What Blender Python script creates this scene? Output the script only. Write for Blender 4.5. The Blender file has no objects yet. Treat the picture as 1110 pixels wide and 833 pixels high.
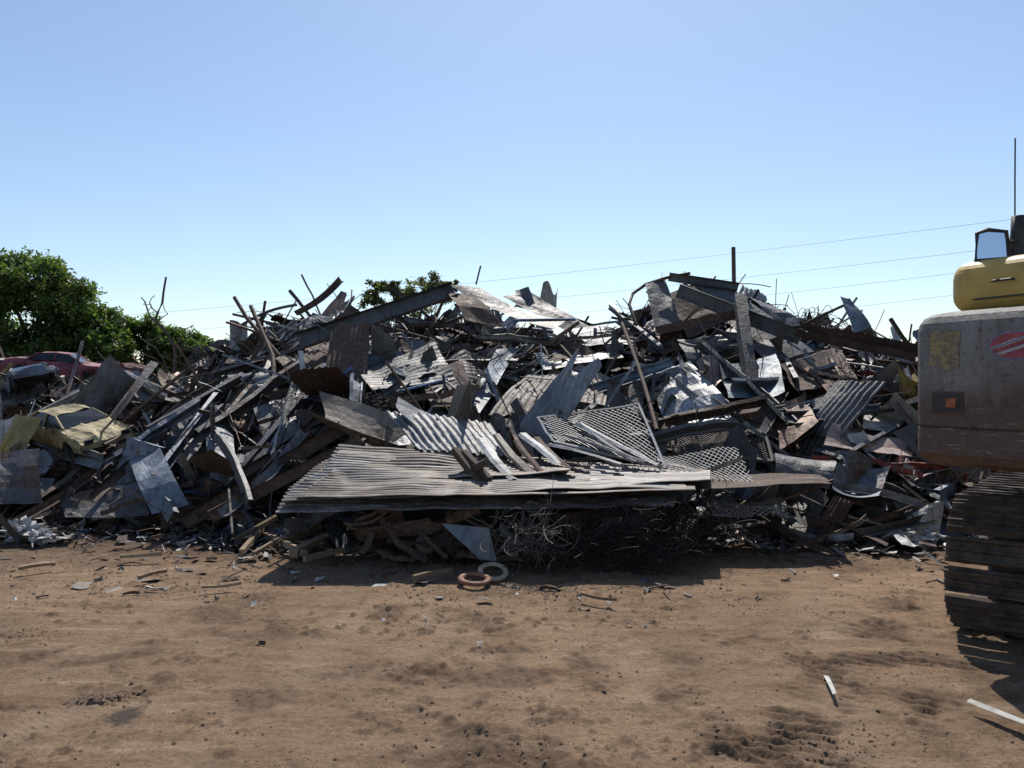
import bpy, math, random
import numpy as np
from mathutils import Vector, Matrix
random.seed(7); rng=np.random.default_rng(7)
scene=bpy.context.scene
F=838.0; EYE=1.65
def at(px,py,d): return np.array([(px-555)/F*d, d, EYE-(py-416)/F*d])

# ------------------------------------------------------------------ noise
def _h(i,j,s):
    n=(i*374761393+j*668265263+s*1442695041)&0x7fffffff
    n=((n^(n>>13))*1274126177)&0x7fffffff
    return ((n^(n>>16))&0xffff)/65535.0
def vn(x,y,s=0):
    x=np.asarray(x,float);y=np.asarray(y,float)
    i=np.floor(x).astype(np.int64);j=np.floor(y).astype(np.int64)
    u=x-i;v=y-j;u=u*u*(3-2*u);v=v*v*(3-2*v)
    a=_h(i,j,s);b=_h(i+1,j,s);c=_h(i,j+1,s);d=_h(i+1,j+1,s)
    return (a*(1-u)+b*u)*(1-v)+(c*(1-u)+d*u)*v-0.5
def fbm(x,y,s=0,o=4,g=.5):
    t=0;a=1
    for k in range(o):
        t=t+a*vn(x*2**k,y*2**k,s+k*17);a*=g
    return t

# ------------------------------------------------------------------ heap form
CP=[-700,-300,-100,0,100,170,200,235,265,300,340,370,400,440,480,520,560,600,640,680,695,715,770,800,830,870,900,940,1000,1100,1300,1700]
CY=[430,428,424,424,426,426,414,392,370,356,350,350,356,356,350,344,364,370,372,372,350,334,332,334,348,358,368,370,385,400,408,430]
CX=[(p-555)/F*14 for p in CP]; CZ=[EYE-(y-416)/F*14 for y in CY]
BX=[-14,-5.8,-3.7,-2.3,-1.5,1.6,2.4,4.2,6.5,9,14]
BY=[9.5,8.6,8.5,7.8,8.2,8.2,8.2,8.0,8.6,10.,11.5]
def heap(X,Y):
    X=np.asarray(X,float);Y=np.asarray(Y,float)
    hc=np.interp(X,CX,CZ);yb=np.interp(X,BX,BY)
    t=np.clip((Y-yb)/(14-yb),0,1)
    h=hc*(t**0.82)
    back=np.clip((Y-17)/8,0,1)
    return h*(1-back*back*(3-2*back))
def hit(px,py,lift=0.2):
    d=6.5
    while d<18:
        p=at(px,py,d)
        if p[2]<=float(heap(p[0],p[1])): break
        d+=.04
    return at(px,py,d-lift)

# ------------------------------------------------------------------ materials
def newmat(n):
    m=bpy.data.materials.new(n);m.use_nodes=True
    nt=m.node_tree;b=nt.nodes['Principled BSDF']
    return m,nt,b
def N(nt,t,**k):
    n=nt.nodes.new(t)
    for a,v in k.items(): setattr(n,a,v)
    return n
def ramp(nt,stops):
    r=N(nt,'ShaderNodeValToRGB');e=r.color_ramp.elements
    while len(e)<len(stops): e.new(.5)
    for i,(p,c) in enumerate(stops):
        e[i].position=p;e[i].color=(c[0],c[1],c[2],1) if not isinstance(c,(int,float)) else (c,c,c,1)
    return r
def noise(nt,vec,sc,det=5,rough=.6):
    n=N(nt,'ShaderNodeTexNoise');n.inputs['Scale'].default_value=sc;n.inputs['Detail'].default_value=det
    n.inputs['Roughness'].default_value=rough
    if vec is not None: nt.links.new(vec,n.inputs['Vector'])
    return n
def mathn(nt,op,a,b=None,clamp=False):
    n=N(nt,'ShaderNodeMath',operation=op);n.use_clamp=clamp
    for i,v in enumerate((a,b)):
        if v is None: continue
        if isinstance(v,(int,float)): n.inputs[i].default_value=v
        else: nt.links.new(v,n.inputs[i])
    return n.outputs[0]
def mixc(nt,f,a,b,bt='MIX'):
    n=N(nt,'ShaderNodeMix',data_type='RGBA',blend_type=bt)
    for s,v in ((n.inputs[0],f),(n.inputs[6],a),(n.inputs[7],b)):
        if isinstance(v,(int,float)): s.default_value=v
        elif isinstance(v,tuple): s.default_value=(*v[:3],1)
        else: nt.links.new(v,s)
    return n.outputs[2]
def objvec(nt,rand=True):
    tc=N(nt,'ShaderNodeTexCoord')
    if not rand: return tc.outputs['Object']
    oi=N(nt,'ShaderNodeObjectInfo')
    m=mathn(nt,'MULTIPLY',oi.outputs['Random'],40.)
    a=N(nt,'ShaderNodeVectorMath',operation='ADD')
    nt.links.new(tc.outputs['Object'],a.inputs[0]);nt.links.new(m,a.inputs[1])
    return a.outputs[0]
def scrapmat(name,metal,rough,rustmul=1.0):
    m,nt,b=newmat(name);L=nt.links
    at_=N(nt,'ShaderNodeAttribute',attribute_name='Col')
    v=objvec(nt)
    n1=noise(nt,v,2.6,8,.68);n2=noise(nt,v,16,5,.7);n3=noise(nt,v,1.4,4,.6)
    mp=N(nt,'ShaderNodeMapping');mp.inputs['Scale'].default_value=(7,7,.8);L.new(v,mp.inputs[0]);n4=noise(nt,mp.outputs[0],2.,5,.65)
    s=mathn(nt,'ADD',n1.outputs[0],mathn(nt,'MULTIPLY',mathn(nt,'SUBTRACT',n2.outputs[0],.5),.35))
    thr=mathn(nt,'ADD',mathn(nt,'MULTIPLY',at_.outputs['Alpha'],.75*rustmul),.20)
    msk=mathn(nt,'MULTIPLY',mathn(nt,'SUBTRACT',thr,s),6.,True)
    rr=ramp(nt,[(.3,(.033,.022,.018)),(.5,(.085,.05,.035)),(.7,(.18,.11,.072))]);L.new(n2.outputs[0],rr.inputs[0])
    dirt=ramp(nt,[(.3,.4),(.5,.85),(.7,1.15)]);L.new(n3.outputs[0],dirt.inputs[0])
    strk=ramp(nt,[(.32,.55),(.55,1.)]);L.new(n4.outputs[0],strk.inputs[0])
    base=mixc(nt,1.,at_.outputs['Color'],dirt.outputs[0],'MULTIPLY')
    base=mixc(nt,1.,base,strk.outputs[0],'MULTIPLY')
    grime=ramp(nt,[(.4,0),(.62,1)]);L.new(n1.outputs[0],grime.inputs[0])
    base=mixc(nt,mathn(nt,'MULTIPLY',grime.outputs[0],.4),base,(.10,.085,.07))
    col=mixc(nt,msk,base,rr.outputs[0])
    L.new(col,b.inputs['Base Color'])
    inv=mathn(nt,'SUBTRACT',1.,msk)
    L.new(mathn(nt,'MULTIPLY',inv,metal),b.inputs['Metallic'])
    L.new(mathn(nt,'ADD',mathn(nt,'ADD',mathn(nt,'MULTIPLY',msk,.25),rough-.12),mathn(nt,'MULTIPLY',n2.outputs[0],.25)),b.inputs['Roughness'])
    bp=N(nt,'ShaderNodeBump');bp.inputs['Strength'].default_value=.5;bp.inputs['Distance'].default_value=.02
    L.new(mathn(nt,'ADD',n2.outputs[0],mathn(nt,'MULTIPLY',n1.outputs[0],2.)),bp.inputs['Height']);L.new(bp.outputs[0],b.inputs['Normal'])
    return m
M_METAL=scrapmat('weathered_metal',.4,.52)
M_PAINT=scrapmat('weathered_paint',0.,.6)
m,nt,b=newmat('old_wood');at_=N(nt,'ShaderNodeAttribute',attribute_name='Col');v=objvec(nt)
mp=N(nt,'ShaderNodeMapping');mp.inputs['Scale'].default_value=(3,18,18);nt.links.new(v,mp.inputs[0])
n1=noise(nt,mp.outputs[0],2,6,.7);r=ramp(nt,[(.3,.45),(.7,1.1)]);nt.links.new(n1.outputs[0],r.inputs[0])
nt.links.new(mixc(nt,1.,at_.outputs['Color'],r.outputs[0],'MULTIPLY'),b.inputs['Base Color']);b.inputs['Roughness'].default_value=.85
M_WOOD=m
def flat(name,col,rough=.6,metal=0.,var=.35,sc=6.):
    m,nt,b=newmat(name);v=objvec(nt);n=noise(nt,v,sc,6,.65)
    r=ramp(nt,[(.3,tuple(c*(1-var) for c in col)),(.7,tuple(min(1,c*(1+var*.6)) for c in col))]);nt.links.new(n.outputs[0],r.inputs[0])
    nt.links.new(r.outputs[0],b.inputs['Base Color']);b.inputs['Roughness'].default_value=rough;b.inputs['Metallic'].default_value=metal
    bp=N(nt,'ShaderNodeBump');bp.inputs['Strength'].default_value=.3;bp.inputs['Distance'].default_value=.01
    nt.links.new(n.outputs[0],bp.inputs['Height']);nt.links.new(bp.outputs[0],b.inputs['Normal'])
    return m
M_WIRE=flat('rusty_wire',(.022,.016,.013),.85,0)
M_LWIRE=flat('weathered_grey_wire',(.12,.105,.095),.7,.1)
M_GALV=flat('galvanised_wire',(.33,.33,.33),.5,.3)
M_RUB=flat('black_rubber',(.02,.02,.02),.75)
M_GLASS=flat('dark_glass',(.02,.025,.03),.15)

# ------------------------------------------------------------------ mesh helpers
def mkobj(name,V,Fs,mat,col=None,parent=None,smooth=False,center=True):
    V=np.asarray(V,float)
    c=(V.min(0)+V.max(0))/2 if center else np.zeros(3)
    me=bpy.data.meshes.new(name)
    me.from_pydata((V-c).tolist(),[],Fs if isinstance(Fs,list) else Fs.tolist());me.update()
    if col is not None:
        a=me.color_attributes.new('Col','FLOAT_COLOR','POINT')
        arr=np.asarray(col,float)
        if arr.ndim==1: arr=np.tile(arr,(len(V),1))
        a.data.foreach_set('color',arr.ravel())
    me.materials.append(mat)
    if smooth: me.polygons.foreach_set('use_smooth',[True]*len(me.polygons))
    o=bpy.data.objects.new(name,me);o.location=c
    scene.collection.objects.link(o)
    if parent is not None: o.parent=parent
    return o
def tag(o,label,cat,group=None):
    o['label']=label;o['category']=cat
    if group: o['group']=group
    return o
def grid_faces(nu,nv,closed=False):
    Fs=[]
    m=nv if closed else nv-1
    for i in range(nu-1):
        for j in range(m):
            a=i*nv+j;b_=i*nv+(j+1)%nv
            Fs.append((a,b_,b_+nv,a+nv))
    return Fs
def sheet(c00,c10,c11,c01,nu=6,nv=6,corr=0,amp=.012,crum=.03,seed=0,curl=0.,folds=2,rag=0.,curlu=0.,fold=0.):
    c00,c10,c11,c01=[np.asarray(c,float) for c in (c00,c10,c11,c01)]
    r=np.random.default_rng(seed+11)
    if corr: nv=int(corr*4)+1
    u,v=np.meshgrid(np.linspace(0,1,nu),np.linspace(0,1,nv),indexing='ij')
    if rag:
        su=(u-.5)*2;sv=(v-.5)*2
        du=rag*2.2*vn(v*2.3+seed*.37,np.sign(su)*3+seed,seed%31)*su*np.abs(su)
        dvv=rag*2.2*vn(u*2.3+seed*.53,np.sign(sv)*3+seed*1.3,seed%29)*sv*np.abs(sv)
        u,v=u+du,(v+dvv if not corr else v)
    P=(c00*(1-u[...,None])*(1-v[...,None])+c10*u[...,None]*(1-v[...,None])+c11*u[...,None]*v[...,None]+c01*(1-u[...,None])*v[...,None])
    n=np.cross(c10-c00,c01-c00);n=n/(np.linalg.norm(n)+1e-9)
    L=np.linalg.norm(c10-c00);W=np.linalg.norm(c01-c00)
    off=crum*2*fbm(u*L*2+seed*3.1,v*W*2+seed*1.7,seed%97,3)
    for k in range(folds):
        a=r.uniform(0,math.pi);c=r.uniform(.25,.75)
        s=(math.cos(a)*(u-c)+math.sin(a)*(v-c))
        off+=crum*r.uniform(-2.5,2.5)*np.abs(s)
    if fold:
        a=r.uniform(-.5,.5)+(0 if r.random()<.6 else math.pi/2);c=r.uniform(.3,.7)
        s=(math.cos(a)*(u-c)*L+math.sin(a)*(v-c)*W);off+=fold*np.abs(s)
    off+=curl*((v-.5)**2*4-.5)+curlu*((u-.5)**2*4-.5)
    if corr: off+=amp*np.sin(2*math.pi*corr*v)
    P=P+n*off[...,None]
    return P.reshape(-1,3),grid_faces(nu,nv)
PROF={'C':lambda w:[[(w*.45,w/2),(0,w/2),(0,-w/2),(w*.45,-w/2)]],
 'L':lambda w:[[(w,0),(0,0),(0,w)]],
 'F':lambda w:[[(-w/2,0),(w/2,0)]],
 'Z':lambda w:[[(-w*.4,w/2),(0,w/2),(0,-w/2),(w*.4,-w/2)]],
 'W':lambda w:[[(-w/2,w*.25),(-w*.3,0),(w*.3,0),(w/2,w*.25)]],
 'T':lambda w:[[(-w*.42,.04),(-w/2,.05),(-w/2,0),(-w*.1,-.02),(-w*.06,-.05),(0,-.05),(w*.04,-.02),(w/2,0),(w/2,.05),(w*.42,.04)]],
 'I':lambda w:[[(-w*.35,w/2),(w*.35,w/2)],[(0,w/2),(0,-w/2)],[(-w*.35,-w/2),(w*.35,-w/2)]]}
def beam(A,B,prof='C',w=.1,segs=6,bend=0.,seed=0,roll=0.,kink=0.,tw=.6,wob=0.):
    A=np.asarray(A,float);B=np.asarray(B,float);r=np.random.default_rng(seed+5)
    d=B-A;L=np.linalg.norm(d)+1e-9;d=d/L
    up=np.array([0,0,1.]) if abs(d[2])<.9 else np.array([0,1.,0])
    s=np.cross(d,up);s/=np.linalg.norm(s);t=np.cross(s,d)
    ca,sa=math.cos(roll),math.sin(roll);s,t=ca*s+sa*t,-sa*s+ca*t
    ts=np.linspace(0,1,segs+1)
    bd=r.normal(size=2);bd/=np.linalg.norm(bd)+1e-9
    o=bend*np.sin(math.pi*ts)
    if kink: 
        c=r.uniform(.3,.7);o=o+kink*(np.abs(ts-c)-c)
    cen=A+d*L*ts[:,None]+(s*bd[0]+t*bd[1])*o[:,None]
    if wob: cen=cen+s*(r.normal(size=segs+1)*wob)[:,None]+t*(r.normal(size=segs+1)*wob)[:,None]
    twist=r.uniform(-tw,tw)*ts
    V=[];Fs=[]
    if prof in('P','R','B'):
        k={'P':8,'R':4,'B':4}[prof]
        an=np.linspace(0,2*math.pi,k,endpoint=False)+math.pi/4
        rad=w/2*(1.35 if prof=='B' else 1)
        for i in range(segs+1):
            V.append(cen[i]+rad*(np.cos(an+(twist[i] if prof=='B' else 0))[:,None]*s+np.sin(an+(twist[i] if prof=='B' else 0))[:,None]*t))
        V=np.concatenate(V);Fs=grid_faces(segs+1,k,True)
        if prof!='P': Fs+= [tuple(range(k)),tuple(range(segs*k,segs*k+k))]
        return V,Fs
    off=0
    for pl in PROF[prof](w):
        pl=np.array(pl);k=len(pl);VV=[]
        for i in range(segs+1):
            c,s_=math.cos(twist[i]),math.sin(twist[i])
            j=1+ (r.uniform(-.08,.08) if prof=='T' else 0)
            x=pl[:,0]*c*j-pl[:,1]*s_;y=pl[:,0]*s_+pl[:,1]*c
            VV.append(cen[i]+x[:,None]*s+y[:,None]*t)
        V.append(np.concatenate(VV));Fs+=[tuple(a+off for a in f) for f in grid_faces(segs+1,k)];off+=(segs+1)*k
    return np.concatenate(V),Fs
def tube(pts,r,k=4):
    pts=np.asarray(pts,float);n=len(pts)
    tg=np.gradient(pts,axis=0);tg/=np.linalg.norm(tg,axis=1)[:,None]+1e-9
    ref=np.array([.31,.22,.92]);s=np.cross(tg,ref);s/=np.linalg.norm(s,axis=1)[:,None]+1e-9
    t=np.cross(s,tg);an=np.linspace(0,2*math.pi,k,endpoint=False)
    rr=np.full(n,r) if np.isscalar(r) else np.asarray(r)
    V=pts[:,None,:]+rr[:,None,None]*(np.cos(an)[None,:,None]*s[:,None,:]+np.sin(an)[None,:,None]*t[:,None,:])
    return V.reshape(-1,3),grid_faces(n,k,True)
class Acc:
    def __init__(s): s.V=[];s.F=[];s.C=[];s.n=0
    def add(s,VF,col=None):
        V,Fs=VF;s.V.append(V);s.F+=[tuple(i+s.n for i in f) for f in Fs]
        if col is not None: s.C.append(np.tile(np.asarray(col,float),(len(V),1)))
        s.n+=len(V)
    def obj(s,name,mat,**k):
        return mkobj(name,np.concatenate(s.V),s.F,mat,np.concatenate(s.C) if s.C else None,**k)
def boxvf(cx,cy,cz,sx,sy,sz):
    V=np.array([[cx+sx/2*a,cy+sy/2*b_,cz+sz/2*c] for a in(-1,1) for b_ in(-1,1) for c in(-1,1)])
    return V,[(0,1,3,2),(4,6,7,5),(0,4,5,1),(2,3,7,6),(0,2,6,4),(1,5,7,3)]
def bevel(o,w,seg=2):
    md=o.modifiers.new('bevel','BEVEL');md.width=w;md.segments=seg;md.limit_method='ANGLE'
    return o

PAL={'grey':((.29,.30,.31),.34),'lightgrey':((.47,.48,.49),.22),'blue':((.20,.24,.29),.3),'steel':((.125,.13,.137),.36),
 'brown':((.115,.073,.052),.68),'darkbrown':((.05,.036,.03),.62),'white':((.66,.65,.62),.18),'tan':((.26,.21,.16),.38),
 'brightblue':((.07,.19,.38),.15),'red':((.30,.045,.035),.3),'yellow':((.50,.38,.13),.2),'green':((.07,.16,.11),.3),'pink':((.45,.33,.29),.32),'maroon':((.065,.026,.022),.5),'rust':((.17,.085,.05),.45)}
CN={'grey':'grey galvanised','lightgrey':'pale silvery','blue':'faded blue-grey','steel':'dark grey','brown':'rust-brown','darkbrown':'dark rusted','white':'dirty white','tan':'tan weathered','brightblue':'bright blue','red':'faded red','yellow':'yellow','green':'green','pink':'pinkish weathered','maroon':'dark red-brown','rust':'orange rusted'}
def colr(k,v=.2):
    c,ru=PAL[k];f=1+random.uniform(-v,v)
    return (c[0]*f,c[1]*f,c[2]*f,ru+random.uniform(-.08,.12))

# ------------------------------------------------------------------ ground
def axis(lo,f0,f1,hi,st,g):
    a=list(np.arange(f0,f1,st));s=st;x=f1
    while x<hi: a.append(x);s=min(s*g,200);x+=s
    a.append(hi);s=st;x=f0-st
    while x>lo: a.insert(0,x);s=min(s*g,200);x-=s
    a.insert(0,lo);return np.array(a)
gx=axis(-1500,-2.9,3.3,1500,.0125,1.05);gy=axis(-1500,2.9,5.8,1500,.0125,1.04)
X,Y=np.meshgrid(gx,gy,indexing='ij')
near=np.exp(-(np.hypot(X,Y-5)/30)**2)
Z=.06*fbm(X*.35,Y*.35,3,3)+.014*fbm(X*1.3,Y*1.3,9,4)+.005*fbm(X*11,Y*11,21,4,.7)
cl=np.clip(fbm(X*3.1,Y*3.1,40,5,.65)-.34,0,1);Z=Z+.08*cl
cm=np.clip(fbm(X*.9,Y*.9,46,2)*3+.2,0,1)
cl2=np.clip(fbm(X*13+3,Y*13,44,3,.6)-.30,0,.25)*cm;Z=Z+.10*cl2
RUT=np.zeros_like(X)
for (x0,sl,w,dp) in ((-1.3,.15,.13,.012),(-.3,.22,.15,.010),(.7,-.1,.16,.010),(-2.2,.4,.13,.012),(1.7,.3,.16,.010),(-2.9,.5,.16,.012),(.2,-.5,.14,.010)):
    q=(X-x0-sl*(Y-4))/w;e_=np.exp(-q**4)*(.5+1.*vn(X*3,Y*3,5))*np.clip(.5+2*fbm(X*.7,Y*.7,x0.__hash__()%50,2),0,1);Z=Z-dp*e_+.3*dp*e_*np.sin(X*90+Y*140);RUT=np.maximum(RUT,e_)
TR=np.zeros_like(X)
def imprint(cx,cy,ang,w,l,pitch,dp,cov=.8):
    global Z,TR
    ca,sa=math.cos(ang),math.sin(ang)
    a=(X-cx)*ca+(Y-cy)*sa;b_=-(X-cx)*sa+(Y-cy)*ca
    m=1/(1+np.exp((np.abs(a)-l/2+.35*vn(X*4,Y*4,8))*30))/(1+np.exp((np.abs(b_)-w/2+.14*vn(X*7,Y*7,8))*50))
    m=m*np.clip(cov+3.*fbm(X*3.4+cx*5,Y*3.4,77,4),0,1)
    s=np.sin(2*math.pi*(a+.03*vn(X*6,Y*6,2))/pitch)
    Z=Z+m*(dp*np.tanh(s*3)-dp*.8)+m*.018*fbm(X*22,Y*22,5,3);TR=np.maximum(TR,m)
imprint(1.42,3.60,1.25,.45,1.0,.085,.014,.45)
imprint(1.05,3.45,1.15,.40,.9,.085,.012,.2)
imprint(1.9,3.75,1.3,.45,1.1,.09,.012,.2)
imprint(1.98,4.6,.9,.5,1.5,.095,.010,.35)
imprint(2.35,4.25,.9,.5,1.1,.09,.010,.4)
imprint(2.0,5.1,.6,.5,1.6,.095,.008,.2)
imprint(.15,3.4,.15,.35,1.2,.09,.008,.2)
imprint(-.5,4.3,.3,.5,2.2,.10,.006,.1)
imprint(-1.2,5.6,.1,.4,2.0,.10,.006,.2)
imprint(-2.4,4.9,.5,.4,1.6,.10,.006,.2)
Z=Z*near
Vg=np.stack([X,Y,Z],-1).reshape(-1,3)
nx,ny=len(gx),len(gy)
I=np.arange(nx*ny).reshape(nx,ny)
Fg=np.stack([I[:-1,:-1],I[1:,:-1],I[1:,1:],I[:-1,1:]],-1).reshape(-1,4)
mg,nt,b=newmat('dry_dirt');L=nt.links;tc=N(nt,'ShaderNodeTexCoord');v=tc.outputs['Object'];at_=N(nt,'ShaderNodeAttribute',attribute_name='Col')
n0=noise(nt,v,.35,4,.6);n1=noise(nt,v,1.6,8,.7);n2=noise(nt,v,38,8,.8);n3=noise(nt,v,4.,8,.75);n6=noise(nt,v,150,4,.7)
mp=N(nt,'ShaderNodeMapping');mp.inputs['Scale'].default_value=(.5,2.6,1);mp.inputs['Rotation'].default_value=(0,0,.3);L.new(v,mp.inputs[0]);n5=noise(nt,mp.outputs[0],2.2,9,.8)
r1=ramp(nt,[(.32,(.175,.112,.070)),(.45,(.25,.167,.105)),(.57,(.295,.203,.13)),(.68,(.42,.315,.22))]);L.new(n5.outputs[0],r1.inputs[0])
r2=ramp(nt,[(.3,.5),(.5,1.),(.72,1.3)]);L.new(n2.outputs[0],r2.inputs[0])
c=mixc(nt,1.,r1.outputs[0],r2.outputs[0],'MULTIPLY')
r3=ramp(nt,[(.35,.82),(.6,1.06)]);L.new(n0.outputs[0],r3.inputs[0]);c=mixc(nt,1.,c,r3.outputs[0],'MULTIPLY')
r5=ramp(nt,[(.35,.62),(.47,1.),(.7,1.12)]);L.new(n1.outputs[0],r5.inputs[0]);c=mixc(nt,1.,c,r5.outputs[0],'MULTIPLY')
r6=ramp(nt,[(.3,.65),(.7,1.3)]);L.new(n6.outputs[0],r6.inputs[0]);c=mixc(nt,1.,c,r6.outputs[0],'MULTIPLY')
sep=N(nt,'ShaderNodeSeparateXYZ');L.new(v,sep.inputs[0])
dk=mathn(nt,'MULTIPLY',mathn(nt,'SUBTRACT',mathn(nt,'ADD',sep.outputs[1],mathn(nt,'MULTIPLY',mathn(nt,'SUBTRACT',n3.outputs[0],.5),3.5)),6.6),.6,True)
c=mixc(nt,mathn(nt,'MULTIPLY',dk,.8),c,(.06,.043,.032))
r4=ramp(nt,[(.57,0),(.61,1)]);L.new(n3.outputs[0],r4.inputs[0]);c=mixc(nt,mathn(nt,'MULTIPLY',r4.outputs[0],.5),c,(.11,.073,.048))
sc_=N(nt,'ShaderNodeSeparateColor');L.new(at_.outputs['Color'],sc_.inputs[0])
c=mixc(nt,mathn(nt,'MULTIPLY',sc_.outputs[1],.35),c,(.40,.30,.21))
c=mixc(nt,mathn(nt,'MULTIPLY',sc_.outputs[0],.6),c,(.105,.07,.047))
dv=N(nt,'ShaderNodeVectorMath',operation='DISTANCE');L.new(v,dv.inputs[0]);dv.inputs[1].default_value=(-1.92,3.85,0)
dm=mathn(nt,'MULTIPLY',mathn(nt,'SUBTRACT',mathn(nt,'ADD',.14,mathn(nt,'MULTIPLY',mathn(nt,'SUBTRACT',n3.outputs[0],.5),.6)),dv.outputs['Value']),14.,True)
c=mixc(nt,mathn(nt,'MULTIPLY',dm,.8),c,(.05,.045,.045))
L.new(c,b.inputs['Base Color']);b.inputs['Roughness'].default_value=.95;b.inputs['Specular IOR Level'].default_value=.12
bp=N(nt,'ShaderNodeBump');bp.inputs['Strength'].default_value=.9;bp.inputs['Distance'].default_value=.018
L.new(mathn(nt,'ADD',mathn(nt,'ADD',n2.outputs[0],mathn(nt,'MULTIPLY',n6.outputs[0],.35)),n3.outputs[0]),bp.inputs['Height']);L.new(bp.outputs[0],b.inputs['Normal'])
tc_=np.clip(TR+cl*2.5+cl2*1.5,0,1).reshape(-1);rt_=np.clip(RUT,0,1).reshape(-1)
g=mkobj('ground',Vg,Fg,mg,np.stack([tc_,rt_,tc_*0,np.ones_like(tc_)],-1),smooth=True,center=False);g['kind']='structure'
def gz(x,y):
    i=min(max(np.searchsorted(gx,x),0),nx-1);j=min(max(np.searchsorted(gy,y),0),ny-1);return float(Z[i,j])

def frame(x,y,tilt):
    e=.2
    g_=np.array([float(heap(x+e,y)-heap(x-e,y))/(2*e),float(heap(x,y+e)-heap(x,y-e))/(2*e)])
    n=np.array([-g_[0]*.8,-g_[1]*.8,1.])+rng.normal(size=3)*tilt
    n/=np.linalg.norm(n);a=rng.normal(size=3);a-=a.dot(n)*n;a/=np.linalg.norm(a)
    return a,np.cross(n,a),n
KW=[('grey',18),('lightgrey',6),('blue',14),('steel',21),('brown',14),('darkbrown',19),('white',3),('tan',5),('brightblue',.5),('pink',1.6),('rust',2)]
KWL=[('grey',12),('lightgrey',9),('blue',8),('steel',11),('brown',10),('darkbrown',11),('white',12),('tan',6),('brightblue',1.4),('red',4),('yellow',1.5),('green',1.),('pink',6),('rust',4)]
def pick(x):
    k=KWL if (x<-5.2 or x>4.2) else KW
    return random.choices([a for a,_ in k],[w for _,w in k])[0]
def samp(edge=0.):
    while True:
        x=random.uniform(-13,9.5);y=random.uniform(7.6,17)
        if abs(x)/y>.78: continue
        h=float(heap(x,y))
        if h>.02 or random.random()<edge: return x,y,h
def mat_for(k): return M_PAINT if k in('white','brightblue','red','yellow','green','pink','tan') else M_METAL

# ------------------------------------------------------------------ hero pieces
ZONES=[]
def zone(V,f=.42):
    V=np.asarray(V);c=(V.min(0)+V.max(0))/2;e=(V.max(0)-V.min(0));ZONES.append((c[0],c[1],max(.15,e[0]*f),max(.25,e[1]*f+.35)))
def HS(name,pts,k,label,cat='sheet metal',**kw):
    V,Fs=sheet(*pts,**kw);zone(V);return tag(mkobj(name,V,Fs,mat_for(k),colr(k,.05),smooth=bool(kw.get('corr'))),label,cat)
def HB(name,A,B,k,prof,w,label,cat='steel beam',**kw):
    V,Fs=beam(A,B,prof,w,**kw)
    if w>.085:
        for t in(.15,.38,.62,.85):
            c=np.asarray(A)*(1-t)+np.asarray(B)*t;ZONES.append((c[0],c[1],.3,.4))
    return tag(mkobj(name,V,Fs,mat_for(k),colr(k,.05),smooth=prof=='P'),label,cat)
def q(*p): return [hit(a,b_,l) for a,b_,l in p]
SM='sheet_metal'
HB('steel_beam',at(324,371,12.0),at(492,315,13.0),'steel','C',.26,'long flat dark grey beam rising along the ridge',segs=8,seed=401,roll=.35,tw=.08,bend=.03)
HS(SM,[at(488,311,13.0),at(520,314,13.3),at(615,348,12.8),at(600,358,12.5)],'steel','long curved grey sheet sloping down the ridge',nu=7,nv=16,crum=.012,seed=2,curl=-.10)
HS(SM,[at(484,313,12.9),at(512,316,12.9),at(548,352,12.3),at(505,344,12.3)],'brown','brown-grey folded sheet beneath the ridge peak',nu=9,nv=8,crum=.02,seed=35,fold=.2)
HS(SM,[at(545,320,13.8),at(575,314,14.0),at(640,354,13.4),at(612,356,13.2)],'steel','dark grey sheet sloping down the ridge',nu=8,nv=8,crum=.03,seed=3)
HS('corrugated_sheet',[hit(575,400,.7),hit(530,443,.6),hit(655,443,.6),hit(662,406,.7)],'tan','buckled tan corrugated sheet fanned over the heap','corrugated sheet',nu=9,corr=14,crum=.05,seed=4)
HS('corrugated_sheet',[at(418,440,8.9),at(455,484,8.2),at(562,491,8.1),at(532,454,8.9)],'grey','silver corrugated sheet propped above the flat stack','corrugated sheet',nu=8,corr=13,amp=.016,crum=.03,seed=5)
HS(SM,q((696,402,.6),(742,384,.7),(805,450,.5),(722,472,.45)),'lightgrey','crumpled pale blue-white sheet draped on the heap',nu=14,nv=12,crum=.09,seed=6,folds=6)
HS(SM,q((505,442,.5),(520,448,.5),(562,376,.7),(538,380,.7)),'blue','leaning blue-grey metal strip panel',nu=8,nv=9,crum=.04,seed=7)
HS(SM,q((222,432,.6),(248,430,.6),(254,515,.45),(226,512,.45)),'blue','upright pale blue twisted metal panel',nu=8,nv=12,crum=.06,seed=8,curl=.06,fold=.4)
HS(SM,q((136,482,.6),(168,474,.6),(204,545,.45),(162,553,.45)),'blue','curved blue-grey sheet rolled like a drum shell',nu=11,nv=11,crum=.03,seed=9,curl=.22)
HS(SM,q((178,440,.5),(222,440,.5),(205,500,.4),(188,520,.4)),'steel','dark folded panel jammed between beams',nu=8,nv=8,crum=.08,seed=10)
HS('corrugated_sheet',q((298,390,.5),(362,352,.6),(394,388,.5),(330,418,.4)),'brown','rust-brown corrugated sheet on the upper slope','corrugated sheet',nu=9,corr=12,crum=.05,seed=11)
HS('corrugated_sheet',q((385,398,.6),(472,376,.7),(494,408,.6),(405,427,.5)),'steel','dark corrugated sheet buckled on the slope','corrugated sheet',nu=9,corr=11,crum=.05,seed=12)
HS(SM,q((425,352,.6),(494,340,.7),(524,374,.6),(442,390,.5)),'darkbrown','dark rusted plate on the upper slope',nu=9,nv=8,crum=.04,seed=13)
HS('corrugated_sheet',q((578,384,.6),(668,370,.7),(674,392,.6),(590,402,.5)),'grey','grey corrugated sheet lying flat on the heap','corrugated sheet',nu=9,corr=9,crum=.03,seed=14)
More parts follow.
